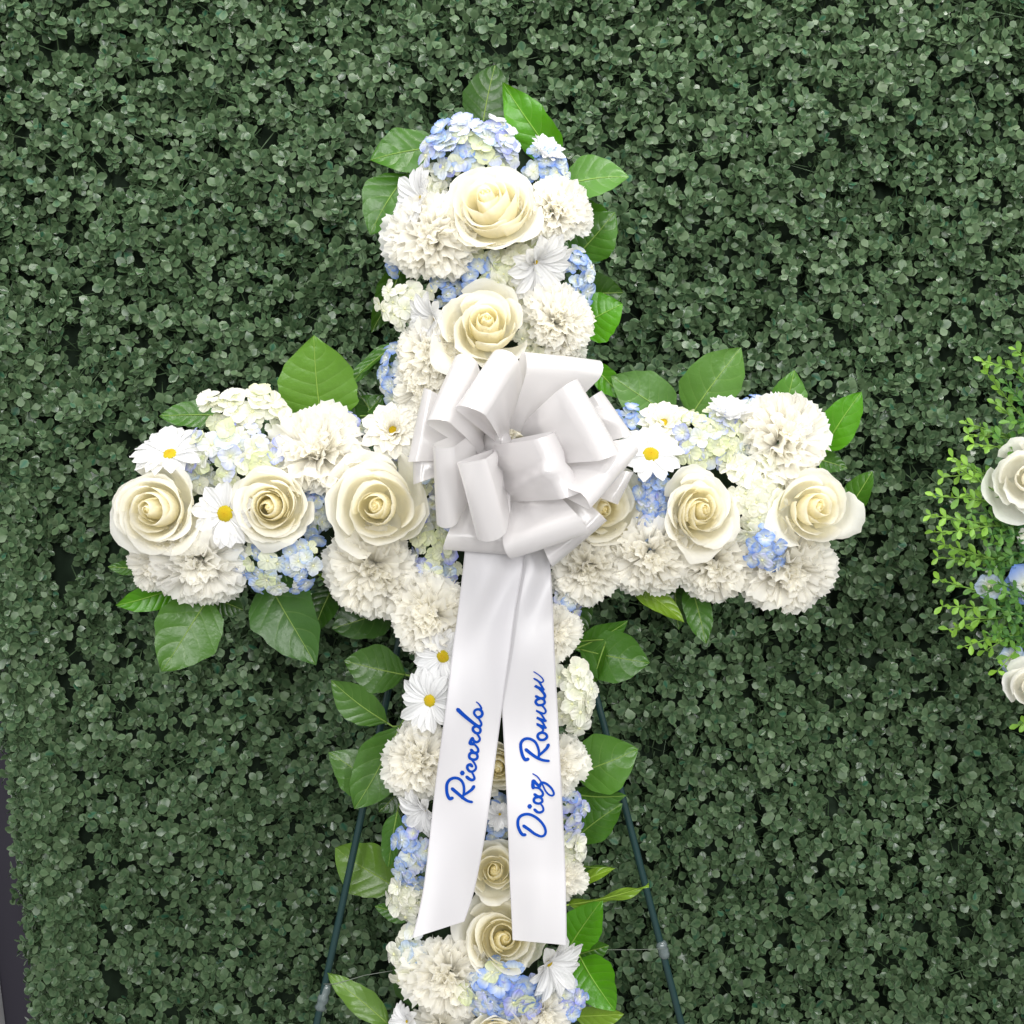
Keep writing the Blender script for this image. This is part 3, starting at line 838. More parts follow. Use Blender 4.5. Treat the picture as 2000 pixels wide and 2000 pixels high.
# ------------------------------------------------------------------ lemon leaves
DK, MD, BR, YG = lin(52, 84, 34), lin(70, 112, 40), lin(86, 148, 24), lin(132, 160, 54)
def leaf(base, tip, wpx, label, col=MD, yb=0.085, yt=0.065, roll=0.0, fold=0.10, bend=0.10, wave=0.02, seed=0, name='lemon_leaf'):
    r = np.random.RandomState(seed + int(base[0]))
    col = tuple(np.array(col) * (0.84, 0.95, 0.62))
    B, T = W(*base, yb), W(*tip, yt)
    root = empty(name, B, label, 'leaf', 'lemon leaves edging the cross')
    yv = T - B; L = yv.length; yv.normalize()
    n = Vector((0, -1, 0)); n = (n - yv * n.dot(yv)).normalized()
    n = Quaternion(yv, roll) @ n
    xv = yv.cross(n)
    M = Matrix((xv, yv, n)).transposed().to_4x4()
    root.rotation_mode = 'QUATERNION'; root.rotation_quaternion = M.to_quaternion()
    T = B + (T - B) * 1.06; L *= 1.06
    hw = wpx * S / 2 * 1.2
    nU, nV = 17, 25
    u = np.linspace(-1, 1, nU)[:, None]; v = np.linspace(0, 1, nV)[None]
    prof = np.interp(v[0] ** r.uniform(.82, 1.22), [0, .04, .12, .25, .42, .6, .76, .88, .96, 1], [.03, .30, .66, .92, 1, .90, .66, .37, .13, .0])[None]
    prof = prof * (1 + 0.045 * np.sin(v * r.uniform(9, 17) + r.uniform(0, 6)) + 0.02 * np.sin(v * 31 + u * 2))
    ph = r.uniform(0, 6)
    def surf(u, v, prof):
        x = u * hw * prof + 0.05 * L * np.sin(v * 2.5 + ph) * v * 0.6
        z = (fold * np.abs(u) ** 1.3 * hw * prof * 2.2 - bend * L * (v - 0.25) ** 2 * 1.6
             + wave * L * np.sin(v * 10 + ph + np.sign(u) * 1.2) * np.abs(u) ** 2 * 0.8)
        return np.stack([x, v * L + 0 * u, z], -1)
    P = surf(u, v, prof)
    put('blade', grid_mesh('leaf_blade', P, M_LEAF, {'across': u + 0 * v, 'along': v + 0 * u}), root, None, col)
    vv = np.linspace(0, 0.985, 14)[None]
    mid = surf(np.zeros((1, 1)), vv, np.interp(vv, [0, 1], [1, 1]))[0]
    mid[:, 2] += 0.0002
    vc = tuple(np.array(col) * 0.55 + np.array((0.20, 0.27, 0.06)) * 0.65)
    tube_obj('midrib', mid, np.linspace(0.0011, 0.0003, 14), M_VEIN, root, 5, vc)
    # stalk reaching into the foam
    ax = 940 if (1180 < base[1] or base[1] < 860) else base[0]
    tgt = W(min(max(base[0], 880), 1010) if ax == 940 else base[0], base[1] if ax == 940 else min(max(base[1], 930), 1040), ys + 0.02)
    inv = root.rotation_quaternion.inverted()
    e = inv @ (tgt - B)
    v0 = mid[0]
    tube_obj('stalk', [v0, v0 + np.array([0, -0.008, 0]), np.array(e) * 0.5 + np.array([0, -0.004, 0]), np.array(e)], 0.0011, M_VEIN, root, 5, vc)
    return root

leaf((939, 262), (966, 132), 84, 'dark leaf standing upright at the very top of the cross', DK, .07, .06, roll=.15)
leaf((1088, 318), (990, 168), 72, 'bright wavy leaf leaning beside the top leaf', BR, .06, .03, roll=-.25, wave=.05)
leaf((862, 285), (732, 308), 82, 'broad leaf spreading from the shoulder of the top hydrangea', MD, roll=.2, wave=.04)
leaf((795, 340), (724, 440), 92, 'rounded leaf hanging behind the topmost daisy', MD, roll=.1, bend=.2)
leaf((1098, 362), (1216, 338), 84, 'round glossy leaf beside the cream carnation at the top', lin(96, 138, 72), .07, .045, roll=-.35, bend=.18)
leaf((1110, 425), (1204, 452), 80, 'green leaf below the round glossy leaf', MD, .09, .09, roll=.3)
leaf((1122, 505), (1196, 420), 86, 'pointed leaf rising beside the drooping daisy', MD, roll=-.1, wave=.05)
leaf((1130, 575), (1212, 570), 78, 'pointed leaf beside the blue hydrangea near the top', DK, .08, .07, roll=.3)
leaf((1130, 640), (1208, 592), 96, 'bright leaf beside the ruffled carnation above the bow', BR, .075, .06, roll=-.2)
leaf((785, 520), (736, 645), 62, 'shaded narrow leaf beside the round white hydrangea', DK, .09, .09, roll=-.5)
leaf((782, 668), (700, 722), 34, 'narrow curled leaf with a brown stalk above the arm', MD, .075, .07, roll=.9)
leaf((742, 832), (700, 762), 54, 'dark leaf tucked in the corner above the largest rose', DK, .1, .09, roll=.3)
leaf((1155, 712), (1215, 772), 42, 'small bright leaf right beside the upper bow loops', BR, .08, .06, roll=.3)
leaf((628, 822), (609, 666), 142, 'biggest leaf standing above the arm behind the cream carnation', lin(106, 146, 58), .08, .05, roll=.1, fold=.06, bend=.06)
leaf((770, 672), (678, 748), 40, 'slim leaf curving down from the upright to the biggest leaf', MD, .085, .08, roll=.75)
leaf((688, 838), (742, 775), 62, 'leaf half hidden behind the biggest leaf', MD, .1, .09, roll=-.2)
leaf((428, 812), (318, 806), 50, 'flat leaf behind the white hydrangea on the arm', MD, .095, .08, roll=.35)
leaf((345, 1148), (234, 1182), 50, 'light green leaf poking out under the end of the arm', BR, .085, .06, roll=-.3)
leaf((272, 1112), (214, 1106), 26, 'small leaf tip below the arm end rose', MD, .09, .08)
leaf((408, 1168), (318, 1300), 116, 'large drooping leaf under the ragged carnation', lin(84, 124, 54), .075, .045, roll=-.15, fold=.08)
leaf((412, 1165), (470, 1192), 46, 'small shaded leaf between the two large drooping leaves', DK, .095, .09, roll=.2)
leaf((522, 1132), (602, 1290), 118, 'large dark leaf hanging under the blue hydrangea', lin(72, 108, 58), .08, .05, roll=.15, fold=.1)
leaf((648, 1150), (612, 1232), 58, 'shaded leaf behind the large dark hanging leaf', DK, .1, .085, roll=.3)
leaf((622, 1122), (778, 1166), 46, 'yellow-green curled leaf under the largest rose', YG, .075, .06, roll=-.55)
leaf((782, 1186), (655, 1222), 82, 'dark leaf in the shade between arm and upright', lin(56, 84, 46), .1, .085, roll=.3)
leaf((1320, 818), (1206, 738), 92, 'broad glossy leaf above the daisy by the bow', lin(96, 132, 78), .075, .05, roll=.2, fold=.12)
leaf((1348, 815), (1436, 684), 100, 'tall leaf standing above the yellow-green hydrangea', lin(94, 132, 66), .075, .05, roll=-.15, fold=.14)
leaf((1530, 812), (1554, 730), 64, 'small leaf rising above the full carnation', lin(92, 138, 62), .08, .065, roll=.1)
leaf((1605, 884), (1674, 772), 66, 'bright pointed leaf beyond the full carnation', BR, .08, .05, roll=-.2)
leaf((1585, 895), (1652, 912), 40, 'leaf hidden behind the wide open end rose', MD, .1, .09)
leaf((1655, 1000), (1698, 925), 52, 'glossy leaf edging the wide open end rose', MD, .09, .07, roll=-.7)
leaf((1218, 1130), (1332, 1204), 46, 'yellow-green twisted leaf below the arm', YG, .08, .055, roll=-.45)
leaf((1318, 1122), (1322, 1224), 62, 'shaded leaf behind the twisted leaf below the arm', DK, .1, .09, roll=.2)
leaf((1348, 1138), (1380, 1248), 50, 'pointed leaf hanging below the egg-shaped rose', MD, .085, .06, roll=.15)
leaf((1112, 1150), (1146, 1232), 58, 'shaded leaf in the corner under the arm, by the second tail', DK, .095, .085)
leaf((1122, 1268), (1222, 1222), 54, 'upper of the paired leaves beside the white hydrangea bulge', MD, .085, .07, roll=.4)
leaf((1132, 1268), (1258, 1296), 92, 'wide leaf with pale veins beside the white hydrangea bulge', MD, .085, .06, roll=-.1)
leaf((1180, 1262), (1155, 1338), 36, 'narrow leaf edge-on below the paired leaves', MD, .075, .07, roll=.9)
leaf((792, 1318), (680, 1296), 82, 'dark leaf beside the daisy halfway along the first tail', lin(70, 104, 48), .09, .07, roll=.15)
leaf((756, 1412), (650, 1340), 66, 'leaf on a bare stalk beside the first tail', lin(82, 118, 58), .085, .07, roll=-.2)
leaf((742, 1540), (650, 1470), 84, 'outer leaf of the overlapping pair by the easel leg', lin(78, 112, 58), .09, .085, roll=.3)
leaf((782, 1418), (698, 1572), 90, 'inner leaf of the overlapping pair by the easel leg', lin(80, 116, 58), .08, .06, roll=-.1, fold=.08)
leaf((796, 1530), (742, 1582), 56, 'shaded leaf below the overlapping pair', DK, .1, .09)
leaf((776, 1585), (756, 1690), 44, 'curled leaf hanging on a long stalk above the blue hydrangea', MD, .075, .065, roll=.6)
leaf((778, 1736), (660, 1660), 96, 'large yellowish leaf crossed by the easel leg', lin(104, 136, 52), .15, .16, roll=.15)
leaf((800, 1790), (735, 1772), 36, 'small leaf below the large yellowish leaf', MD, .1, .1)
leaf((1122, 1512), (1238, 1468), 102, 'broad green leaf with strong veins over the easel leg', lin(84, 126, 52), .075, .06, roll=-.2, fold=.12)
leaf((1124, 1552), (1216, 1560), 48, 'lower lobe leaf under the broad veined leaf', MD, .085, .07, roll=.35)
leaf((1120, 1640), (1206, 1572), 66, 'leaf behind the periwinkle hydrangea', MD, .09, .075, roll=-.3)
leaf((1118, 1690), (1192, 1698), 24, 'thin upper leaf of the pair beside the end of the second tail', MD, .085, .07, roll=.9)
leaf((1116, 1732), (1194, 1696), 26, 'thin lower leaf of the pair beside the end of the second tail', YG, .08, .065, roll=-.9)
leaf((1112, 1768), (1258, 1740), 32, 'long wavy yellow-green leaf reaching to the easel leg', YG, .08, .06, roll=.75, wave=.05)
leaf((1112, 1850), (1168, 1762), 70, 'leaf beside the upturned rose', BR, .085, .07, roll=-.2)
leaf((1118, 1868), (1184, 1848), 44, 'shaded leaf above the bright hooked leaf', MD, .1, .09)
leaf((1134, 1872), (1190, 1972), 88, 'bright leaf on a reddish stalk near the bottom', BR, .075, .05, roll=.2, fold=.12, bend=.16)
leaf((1120, 1985), (1212, 1984), 46, 'yellow-green leaf at the bottom edge by the blue hydrangea', YG, .085, .07, roll=.3)
leaf((758, 2000), (648, 1902), 48, 'long pale leaf by the taped easel leg', lin(112, 142, 76), .11, .115, roll=.3, wave=.05)
leaf((820, 1968), (770, 1870), 54, 'dark leaf behind the white hydrangea near the bottom', DK, .1, .09, roll=-.5)

# ------------------------------------------------------------------ bow
bow = empty('ribbon_bow', W(985, 862, -0.02), 'big white satin pull bow with two printed tails at the crossing', 'bow')
bo = Vector(bow.location)
def bpx(cx, cy): return 790 + cx * 0.24845, 670 + cy * 0.24845

def loop(p0, p1, r, base, y0, y1=None, yb=-0.03, rn=None, crease=None, pinch=0.55, seed=0):
    """one ribbon loop: p0,p1 ends of the fold's axis, r its radius (crop pixels), base where it is gathered"""
    if y1 is None: y1 = y0
    P = [np.array(W(*bpx(*p0), y0)), np.array(W(*bpx(*p1), y1))]
    Bc = np.array(W(*bpx(*base), yb))
    ax = P[1] - P[0]; wl = np.linalg.norm(ax); ax /= wl
    rad = r * 0.24845 * S * 0.95
    rn = rad if rn is None else rn * 0.24845 * S
    mid = (P[0] + P[1]) / 2
    d = mid - Bc; d -= ax * d.dot(ax); d /= np.linalg.norm(d)
    n = np.cross(ax, d)
    if n[1] > 0: n = -n
    nS, nW = 60, 13
    out = np.zeros((nW, nS, 3))
    for i in range(nW):
        w = i / (nW - 1)
        Pi = P[0] * (1 - w) + P[1] * w
        Bi = Bc + ax * wl * (w - 0.5) * pinch
        dv = Pi - Bi; L = np.linalg.norm(dv); di = dv / L
        phi = math.pi - math.acos(min(0.95, rad / L))
        pts = []
        nst = 18
        # front sheet, the fold, back sheet
        a0 = Pi + di * math.cos(phi) * rad + n * math.sin(phi) * rn
        for k in range(nst):
            t = k / nst
            sag = 0.16 * rn * math.sin(math.pi * t)
            pts.append(Bi * (1 - t) + a0 * t + n * sag)
        for k in range(nS - 2 * nst):
            a = phi - 2 * phi * k / (nS - 2 * nst - 1)
            pts.append(Pi + di * math.cos(a) * rad + n * math.sin(a) * rn)
        a1 = Pi + di * math.cos(phi) * rad - n * math.sin(phi) * rn
        for k in range(1, nst + 1):
            t = k / nst
            pts.append(a1 * (1 - t) + (Bi + np.array([0, 0.003, 0])) * t - n * 0.1 * rn * math.sin(math.pi * t))
        out[i] = pts
    if crease:
        A, Bq, amp, wd = crease
        A = np.array(W(*bpx(*A), y0)); Bq = np.array(W(*bpx(*Bq), y0))
        ab = Bq - A; l2 = ab.dot(ab)
        X = out - A; X2 = X[..., [0, 2]]; a2 = ab[[0, 2]]
        t = (X2 @ a2) / (a2 @ a2)
        dist = np.abs(X2[..., 0] * a2[1] - X2[..., 1] * a2[0]) / np.linalg.norm(a2)
        k = np.clip(1 - dist / wd, 0, 1) ** 1.4 * np.clip(1.15 - np.abs(t - 0.5) * 1.6, 0, 1)
        front = (np.arange(nS) < 40)[None]
        out += (n * amp)[None, None] * (k * front)[..., None]
    wr = np.random.RandomState(seed)
    s = np.linspace(0, 1, nS)[None]; w = np.linspace(-1, 1, nW)[:, None]
    pl_ = np.clip(1 - s * 3.2, 0, 1) + np.clip((s - 0.69) * 3.2, 0, 1)
    out += n[None, None] * (0.0035 * pl_ * (1 - 0.4 * pl_) * np.sin(w * wr.uniform(5, 8) + wr.uniform(0, 6)))[..., None]
    out += n[None, None] * (0.0007 * np.sin(s * 23 + wr.uniform(0, 6) + w * 2) * (1 - np.abs(s - .5) * 1.0))[..., None]
    me = grid_mesh('bow_loop', out - np.array(bo), M_SATIN)
    return put('loop', me, bow)

loop((215, 385), (95, 930), 72, (620, 760), -0.045, seed=1)                    # behind, outer side
loop((150, 860), (150, 1085), 88, (640, 860), -0.035, seed=2)
loop((1485, 415), (1720, 740), 78, (1120, 780), -0.045, crease=((1420, 560), (1690, 640), 0.007, 0.012), seed=3)
loop((1740, 1010), (1620, 1250), 62, (1150, 1000), -0.035, seed=4)
loop((345, 1520), (830, 1555), 112, (700, 1000), -0.050, seed=5)
loop((1535, 1345), (1130, 1690), 80, (1000, 1050), -0.045, seed=6)
loop((480, 165), (277, 640), 104, (640, 740), -0.065, -0.115, seed=7)
loop((800, 140), (520, 545), 122, (830, 700), -0.080, -0.130, seed=8)
loop((930, 178), (1485, 238), 112, (940, 690), -0.085, -0.06, pinch=.45, seed=9)
loop((1262, 350), (1572, 885), 118, (980, 800), -0.100, seed=10)
loop((1765, 825), (1405, 1240), 82, (1150, 960), -0.070, -0.118, seed=11)
loop((312, 800), (345, 1392), 92, (600, 820), -0.105, -0.075, seed=12)
loop((815, 1590), (1390, 1410), 108, (990, 1180), -0.070, -0.095, seed=13)
loop((1075, 730), (1300, 1190), 95, (720, 1030), -0.088, rn=115, crease=((820, 1160), (1330, 905), 0.011, 0.012), pinch=1.0, seed=14)
loop((530, 920), (688, 1495), 118, (750, 980), -0.135, -0.095, seed=15)
# gathered knot
v, f = tube([W(960, 872, -0.008), W(968, 862, -0.03), W(985, 858, -0.05)], [0.012, 0.014, 0.008], 10)
put('knot', raw_mesh('bow_knot', v - np.array(bo), f, M_SATIN), bow)

# tails: edges traced down the cloth, depth a smooth function of the height
def tail_y(px, py, which):
    t = (py - 1060) / 780
    base = -0.040 + 0.010 * math.sin(t * 3.0) if which == 0 else -0.030 + 0.006 * math.sin(t * 4 + 1)
    rip = 0.0040 * math.sin(py * 0.021 + px * 0.015) * max(0.15, 1 - t) + 0.0022 * math.sin(py * 0.013 - px * 0.03 + which) + 0.0014 * math.sin(px * 0.06 + py * 0.006)
    cr = 0.0045 * math.exp(-((py - 1140) / 70) ** 2) * math.sin(px * 0.075 + py * 0.03)
    fold = 0.0
    if which == 0: fold = 0.012 * max(0, (py - 1640) / 190) ** 2 * ((px - 860) / 60)
    else: fold = -0.004 * max(0, (py - 1700) / 130)
    return base + rip + cr + fold
TL = [np.array([(912, 1040), (908, 1085), (896, 1190), (885, 1268), (872, 1379), (852, 1527), (832, 1705), (820, 1775), (806, 1832)]),
      np.array([(1022, 1040), (1022, 1095), (1007, 1184), (996, 1265), (984, 1350), (953, 1588), (936, 1690), (922, 1752), (906, 1800)])]
TR = [np.array([(962, 1040), (966, 1095), (972, 1184), (976, 1265), (981, 1376), (990, 1547), (996, 1705), (999, 1770), (1002, 1836)]),
      np.array([(1072, 1040), (1074, 1100), (1079, 1184), (1082, 1268), (1089, 1400), (1096, 1540), (1103, 1690), (1105, 1770), (1106, 1846)])]
M_TAIL = NT('white_satin_tail').finish(lin(203, 201, 204), 0.38, 0.22, (0.72, 0.71, 0.72), spec=0.6)
def edge_at(E, t):
    c = catmull(E, 12); q = np.linspace(0, 1, len(c))
    return np.interp(t, q, c[:, 0]), np.interp(t, q, c[:, 1])
for which, (E0, E1) in enumerate((TL, TR)):
    nL, nW = 70, 15
    P = np.zeros((nW, nL, 3))
    for j in range(nL):
        a = edge_at(E0, j / (nL - 1)); b = edge_at(E1, j / (nL - 1))
        for i in range(nW):
            w = i / (nW - 1)
            px, py = a[0] * (1 - w) + b[0] * w, a[1] * (1 - w) + b[1] * w
            P[i, j] = W(px, py, tail_y(px, py, which))
    t_o = put('tail', grid_mesh('ribbon_tail', P - np.array(bo), M_TAIL), bow)
    # woven selvedge along both edges
    parts = [tube(P[k] - np.array(bo), 0.0006, 4, False) for k in (0, -1)]
    v, f = join(parts)
    put('hem', raw_mesh('ribbon_hem', v, f, M_TAIL), t_o)
    # brush-script lettering printed in blue
    if which == 0:
        ox, oy, k = 840, 1340, 0.12942
        strokes = [
            ([(335, 1690), (295, 1698), (262, 1640), (250, 1555), (258, 1470), (300, 1412), (370, 1386), (440, 1402), (488, 1450), (510, 1520), (512, 1600), (500, 1650), (484, 1692)], 46, 32),
            ([(335, 1550), (420, 1622), (500, 1690), (570, 1735), (632, 1750)], 46, 34),
            ([(494, 1652), (560, 1612), (628, 1562), (660, 1516)], 30, 46),
            ([(555, 1372), (592, 1402), (634, 1418), (666, 1400), (664, 1366), (638, 1312), (612, 1282)], 46, 24),
            ([(487, 1308), (487, 1316)], 66, 66),
            ([(632, 1208), (604, 1184), (568, 1202), (564, 1245), (600, 1286), (650, 1286), (688, 1252), (690, 1206), (660, 1150), (622, 1104)], 42, 26),
            ([(650, 1004), (612, 1012), (592, 1042), (598, 1086), (644, 1108), (692, 1104), (716, 1070), (700, 1022), (650, 1004)], 38, 34),
            ([(622, 966), (660, 1004), (700, 1006), (726, 982), (720, 940), (690, 900), (655, 872)], 44, 26),
            ([(655, 872), (604, 864), (618, 820), (640, 788), (660, 825), (700, 846), (740, 826), (750, 790), (730, 750), (694, 704)], 46, 26),
            ([(690, 604), (652, 628), (650, 668), (690, 706), (740, 706), (762, 670), (742, 626), (690, 604)], 38, 34),
            ([(420, 356), (500, 432), (600, 516), (690, 585), (736, 606), (770, 590), (770, 550), (735, 490)], 54, 26),
            ([(735, 490), (692, 452), (666, 412), (676, 370), (722, 350), (770, 370), (790, 415), (770, 455), (722, 476)], 30, 40),
            ([(728, 350), (772, 346), (764, 310), (736, 270), (700, 240)], 34, 16)]
    else:
        ox, oy, k = 980, 1290, 0.18625
        strokes = [
            ([(245, 1828), (215, 1824), (186, 1780), (169, 1720), (176, 1660), (215, 1622), (280, 1612), (350, 1640), (410, 1690), (450, 1750), (460, 1800), (444, 1834), (408, 1844), (362, 1824)], 30, 22),
            ([(230, 1735), (290, 1776), (342, 1816), (396, 1842)], 30, 24),
            ([(345, 1565), (375, 1590), (410, 1592), (436, 1570), (428, 1530), (398, 1494)], 28, 16),
            ([(293, 1527), (293, 1533)], 44, 44),
            ([(385, 1430), (350, 1440), (336, 1465), (350, 1490), (390, 1500), (424, 1480), (418, 1448), (385, 1430)], 26, 22),
            ([(345, 1405), (380, 1426), (416, 1424), (432, 1400), (420, 1370), (388, 1340), (330, 1332)], 28, 18),
            ([(330, 1334), (326, 1300), (332, 1262), (362, 1290), (396, 1324)], 34, 26),
            ([(396, 1326), (404, 1300), (424, 1280), (472, 1296), (520, 1340), (546, 1390), (534, 1416), (500, 1410), (462, 1372), (432, 1312), (406, 1262), (370, 1216), (326, 1188)], 26, 12),
            ([(275, 1034), (246, 1040), (220, 1000), (202, 930), (202, 866), (236, 826), (290, 821), (345, 850), (375, 900), (390, 960), (386, 1022)], 32, 22),
            ([(255, 935), (310, 980), (370, 1020), (430, 1045), (492, 1054)], 32, 24),
            ([(395, 992), (440, 952), (474, 916), (488, 886)], 22, 32),
            ([(420, 754), (386, 770), (376, 800), (400, 830), (445, 830), (474, 802), (460, 770), (420, 754)], 26, 24),
            ([(420, 754), (434, 724), (404, 690), (370, 668), (410, 686), (458, 704)], 18, 28),
            ([(458, 702), (426, 645), (396, 616), (368, 600), (415, 620), (458, 632)], 18, 28),
            ([(458, 632), (420, 572), (396, 548), (362, 526), (408, 546), (444, 556), (462, 530), (440, 490), (410, 464)], 18, 18),
            ([(405, 396), (366, 414), (356, 440), (380, 466), (420, 466), (450, 445), (440, 410), (405, 396)], 26, 22),
            ([(360, 376), (400, 396), (440, 394), (452, 366), (430, 330), (394, 292), (348, 266), (392, 288), (438, 304)], 26, 26),
            ([(438, 304), (404, 244), (380, 214), (338, 190), (380, 214), (414, 230), (437, 214), (420, 180), (380, 146), (336, 118)], 20, 10)]
    for si, (pts, w0, w1) in enumerate(strokes):
        c = catmull(pts, 7)
        m = len(c)
        T = np.gradient(c, axis=0); T /= np.linalg.norm(T, axis=1)[:, None] + 1e-9
        N = np.stack([-T[:, 1], T[:, 0]], -1)
        tt = np.linspace(0, 1, m)
        hw = (w0 + (w1 - w0) * tt) / 2 * 1.15
        # round ends
        rows = [(c[0] - T[0] * hw[0] * .85, N[0], hw[0] * .45)] + [(c[i], N[i], hw[i]) for i in range(m)] + [(c[-1] + T[-1] * hw[-1] * .85, N[-1], hw[-1] * .45)]
        V = []
        for ri, (p, nrm_, h) in enumerate(rows):
            for s_ in (-1, 0, 1):
                qx, qy = ox + (p[0] + s_ * nrm_[0] * h) * k, oy + (p[1] + s_ * nrm_[1] * h) * k
                V.append(W(qx, qy, tail_y(qx, qy, which) - 0.0007 - si * 0.00002 - ri * 0.000004))
        V = np.array(V).reshape(len(rows), 3, 3)
        put('letter_stroke', grid_mesh('letter_stroke', V - np.array(bo), M_INK), t_o)

# ------------------------------------------------------------------ second arrangement at the picture's edge
def cpx(cx, cy): return 1750 + cx * 0.4139, 650 + cy * 0.4139
SILK = ((0.96, 0.93, 0.83), (0.96, 0.955, 0.93))
ay = 0.10
v, f = box(W(2048, 0, ay).x, W(2150, 0, ay).x, ay + 0.03, ay + 0.08, W(0, 1470, ay).z, W(0, 800, ay).z)
tag(put('foam_block', raw_mesh('foam_block', v, f, M_FOAM, smooth=False)), 'dark foam core of the artificial bouquet at the picture edge', 'foam block')
pole_x = W(2080, 0, ay).x
v, f = tube([(pole_x, ay + 0.088, 0.003), (pole_x, ay + 0.088, W(0, 1000, ay).z)], 0.006, 8)
tag(put('stand_pole', raw_mesh('stand_pole', v, f, M_EASEL)), 'dark pole holding up the artificial bouquet', 'pole')
def silk_rose(px, py, rpx, label, seed, tilt):
    root, q, wp = make_root('artificial_rose', px, py, ay - 0.065, rpx, tilt, 0, label, 'artificial flower', 'artificial white roses at the picture edge')
    r = np.random.RandomState(seed)
    for k in range(11):
        t = 0.12 + 0.88 * k / 10
        P, c = rose_petal(t, k * 2.39996 + r.uniform(-.2, .2) + seed, r, 0.85, SILK)
        put('petal', grid_mesh('silk_petal', P, M_ROSE, {'tint': c}), root)
    b = q.inverted() @ Vector((0.02, 0.07, 0))
    v, f = tube([np.array([0, 0, -.4]), np.array(b) / root.scale[0]], 0.002 / root.scale[0], 5, False)
    put('stem', raw_mesh('stem', v, f, M_STEM), root)
silk_rose(2012, 932, 98, 'large white artificial rose at the picture edge, above the blue petals', 5, (-.35, .05))
silk_rose(2022, 1342, 66, 'smaller white artificial rose low at the picture edge', 9, (-.3, .1))
def blue_flower(px, py, rpx, label, seed, tilt, col):
    root, q, wp = make_root('artificial_flower', px, py, ay - 0.02, rpx, tilt, 0, label, 'artificial flower', 'blue artificial flowers at the picture edge')
    r = np.random.RandomState(seed)
    for k in range(6):
        a = k * 1.047
        tip = Vector((math.cos(a), math.sin(a), r.uniform(.1, .5)))
        put('petal', HPET[k % 6], root, petal_matrix((0, 0, -.1), tip, (0, 0, 1), r.uniform(-.3, .3), 1.05), col)
    put('eye', EYE, root, Matrix.Diagonal((.14, .14, .14, 1)), (.7, .7, .5))
    b = q.inverted() @ Vector((0.02, 0.055, 0))
    v, f = tube([np.array([0, 0, -.1]), np.array(b) / root.scale[0]], 0.0015 / root.scale[0], 5, False)
    put('stem', raw_mesh('stem', v, f, M_STEM), root)
blue_flower(2004, 1142, 42, 'blue artificial flower between the two white artificial roses', 3, (-.25, .1), lin(112, 150, 226))
blue_flower(1932, 1146, 26, 'small pale artificial flower deep in the yellow-green bush', 4, (-.4, .0), lin(178, 196, 224))
blue_flower(1978, 1288, 28, 'pale blue artificial flower above the smaller white rose', 6, (-.3, .0), lin(168, 190, 226))
blue_flower(2004, 1046, 18, 'tiny white artificial bud under the large white artificial rose', 7, (-.2, -.2), lin(236, 236, 228))

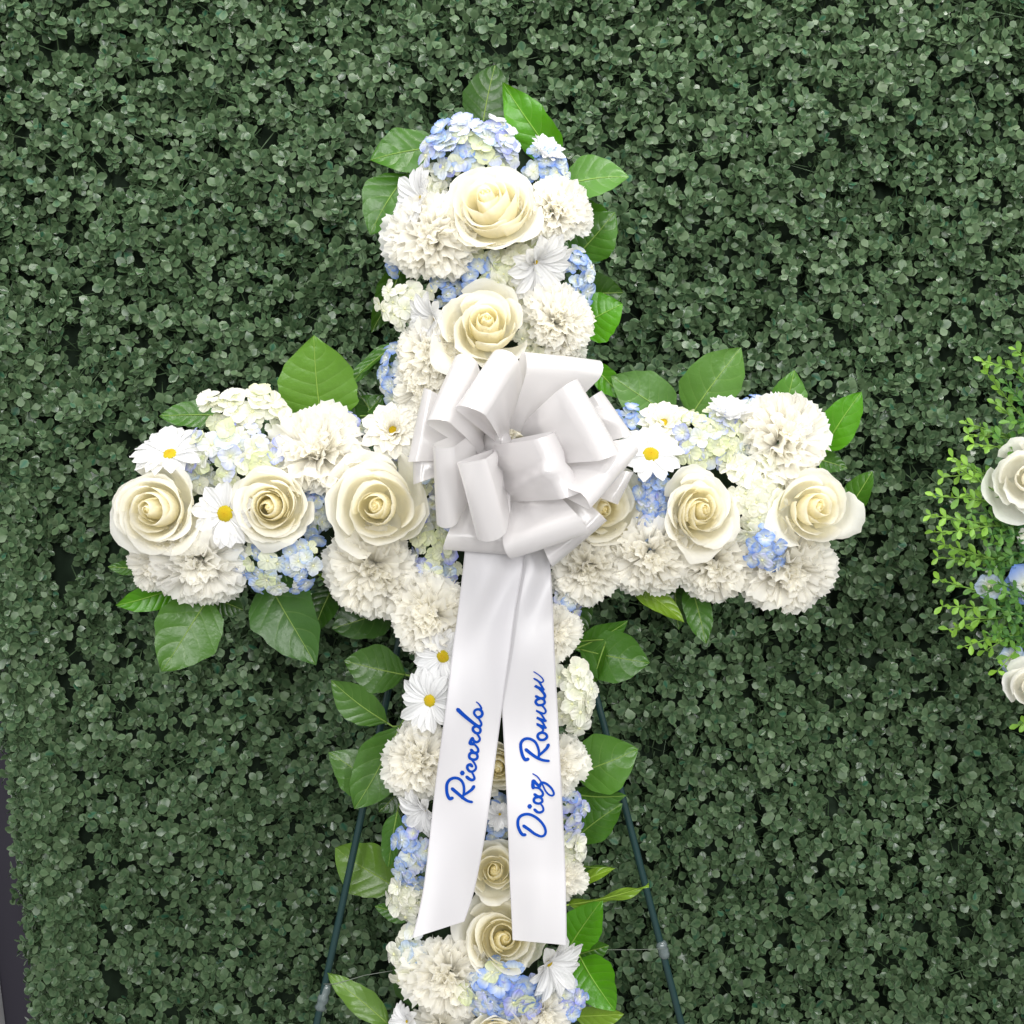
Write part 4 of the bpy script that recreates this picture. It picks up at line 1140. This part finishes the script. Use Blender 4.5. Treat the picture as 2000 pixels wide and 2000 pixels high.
bush = empty('greenery_bush', W(2060, 1100, ay + 0.03), 'yellow-green artificial boxwood bush spreading in from the picture edge', 'artificial plant')
go = np.array(bush.location)
def mat_spray():
    t = NT('spray_plastic')
    oc = t.n('ShaderNodeObjectInfo').outputs['Color']
    return t.finish(oc, 0.42, 0.25, t.mix(0.4, oc, (0.25, 0.45, 0.03)), spec=0.4)
M_SPRAY = mat_spray()
SPL = []
for i in range(5):
    v, (q_, t_), e = box_leaf(1.0, 0.52, 0.10, 300 + i)
    SPL.append(raw_mesh('spray_leaf', v, [q_, t_], M_SPRAY))
tips = [(565, 80), (415, 135), (432, 195), (470, 335), (335, 430), (345, 480), (370, 525), (268, 590), (225, 680), (300, 640), (185, 770), (330, 760), (165, 860),
        (180, 940), (195, 990), (200, 1062), (300, 930), (205, 1165), (330, 1060), (220, 1290), (250, 1400), (320, 1350), (320, 1480), (420, 1500), (480, 1595), (585, 1850),
        (430, 1010), (470, 1100), (520, 1230), (400, 1240), (540, 1330), (440, 1420), (540, 420), (520, 240), (420, 690), (360, 850), (500, 960), (560, 1480), (460, 880), (420, 960), (380, 1120), (480, 1180), (440, 1300), (500, 1400), (540, 1250), (520, 1060), (550, 560), (460, 470)]
sr = np.random.RandomState(77)
for ti, (tx, ty) in enumerate(tips):
    tp = np.array(W(*cpx(tx, ty), ay - 0.02 - 0.03 * sr.rand()))
    rx0 = 700
    bp = np.array(W(*cpx(rx0, ty * 0.75 + 280 + sr.uniform(-60, 60)), ay + 0.035))
    mid = (tp + bp) / 2 + np.array([0, -0.012, sr.uniform(-.012, .02)])
    path = catmull([bp, mid, tp], 6)
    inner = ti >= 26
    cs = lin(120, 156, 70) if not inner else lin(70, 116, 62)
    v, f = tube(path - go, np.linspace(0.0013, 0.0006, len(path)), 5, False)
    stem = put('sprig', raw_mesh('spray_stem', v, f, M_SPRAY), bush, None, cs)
    n = len(path)
    L = np.linalg.norm(path[-1] - path[0])
    cnt = max(4, int(L / 0.0135))
    for k in range(cnt):
        t = 0.28 + 0.72 * k / (cnt - 1)
        p = np.array([np.interp(t, np.linspace(0, 1, n), path[:, c]) for c in range(3)])
        d = path[min(n - 1, int(t * (n - 1)) + 1)] - path[max(0, int(t * (n - 1)) - 1)]; d /= np.linalg.norm(d)
        for s_ in (0, 1):
            ll = sr.uniform(0.010, 0.016) * (0.85 if t > 0.9 else 1)
            a = k * math.pi / 2 + s_ * math.pi + sr.uniform(-.4, .4)
            perp = Quaternion(Vector(d), a) @ Vector((0, 0, 1))
            dirv = (np.array(perp) * 0.8 + d * sr.uniform(.35, .9)); dirv /= np.linalg.norm(dirv)
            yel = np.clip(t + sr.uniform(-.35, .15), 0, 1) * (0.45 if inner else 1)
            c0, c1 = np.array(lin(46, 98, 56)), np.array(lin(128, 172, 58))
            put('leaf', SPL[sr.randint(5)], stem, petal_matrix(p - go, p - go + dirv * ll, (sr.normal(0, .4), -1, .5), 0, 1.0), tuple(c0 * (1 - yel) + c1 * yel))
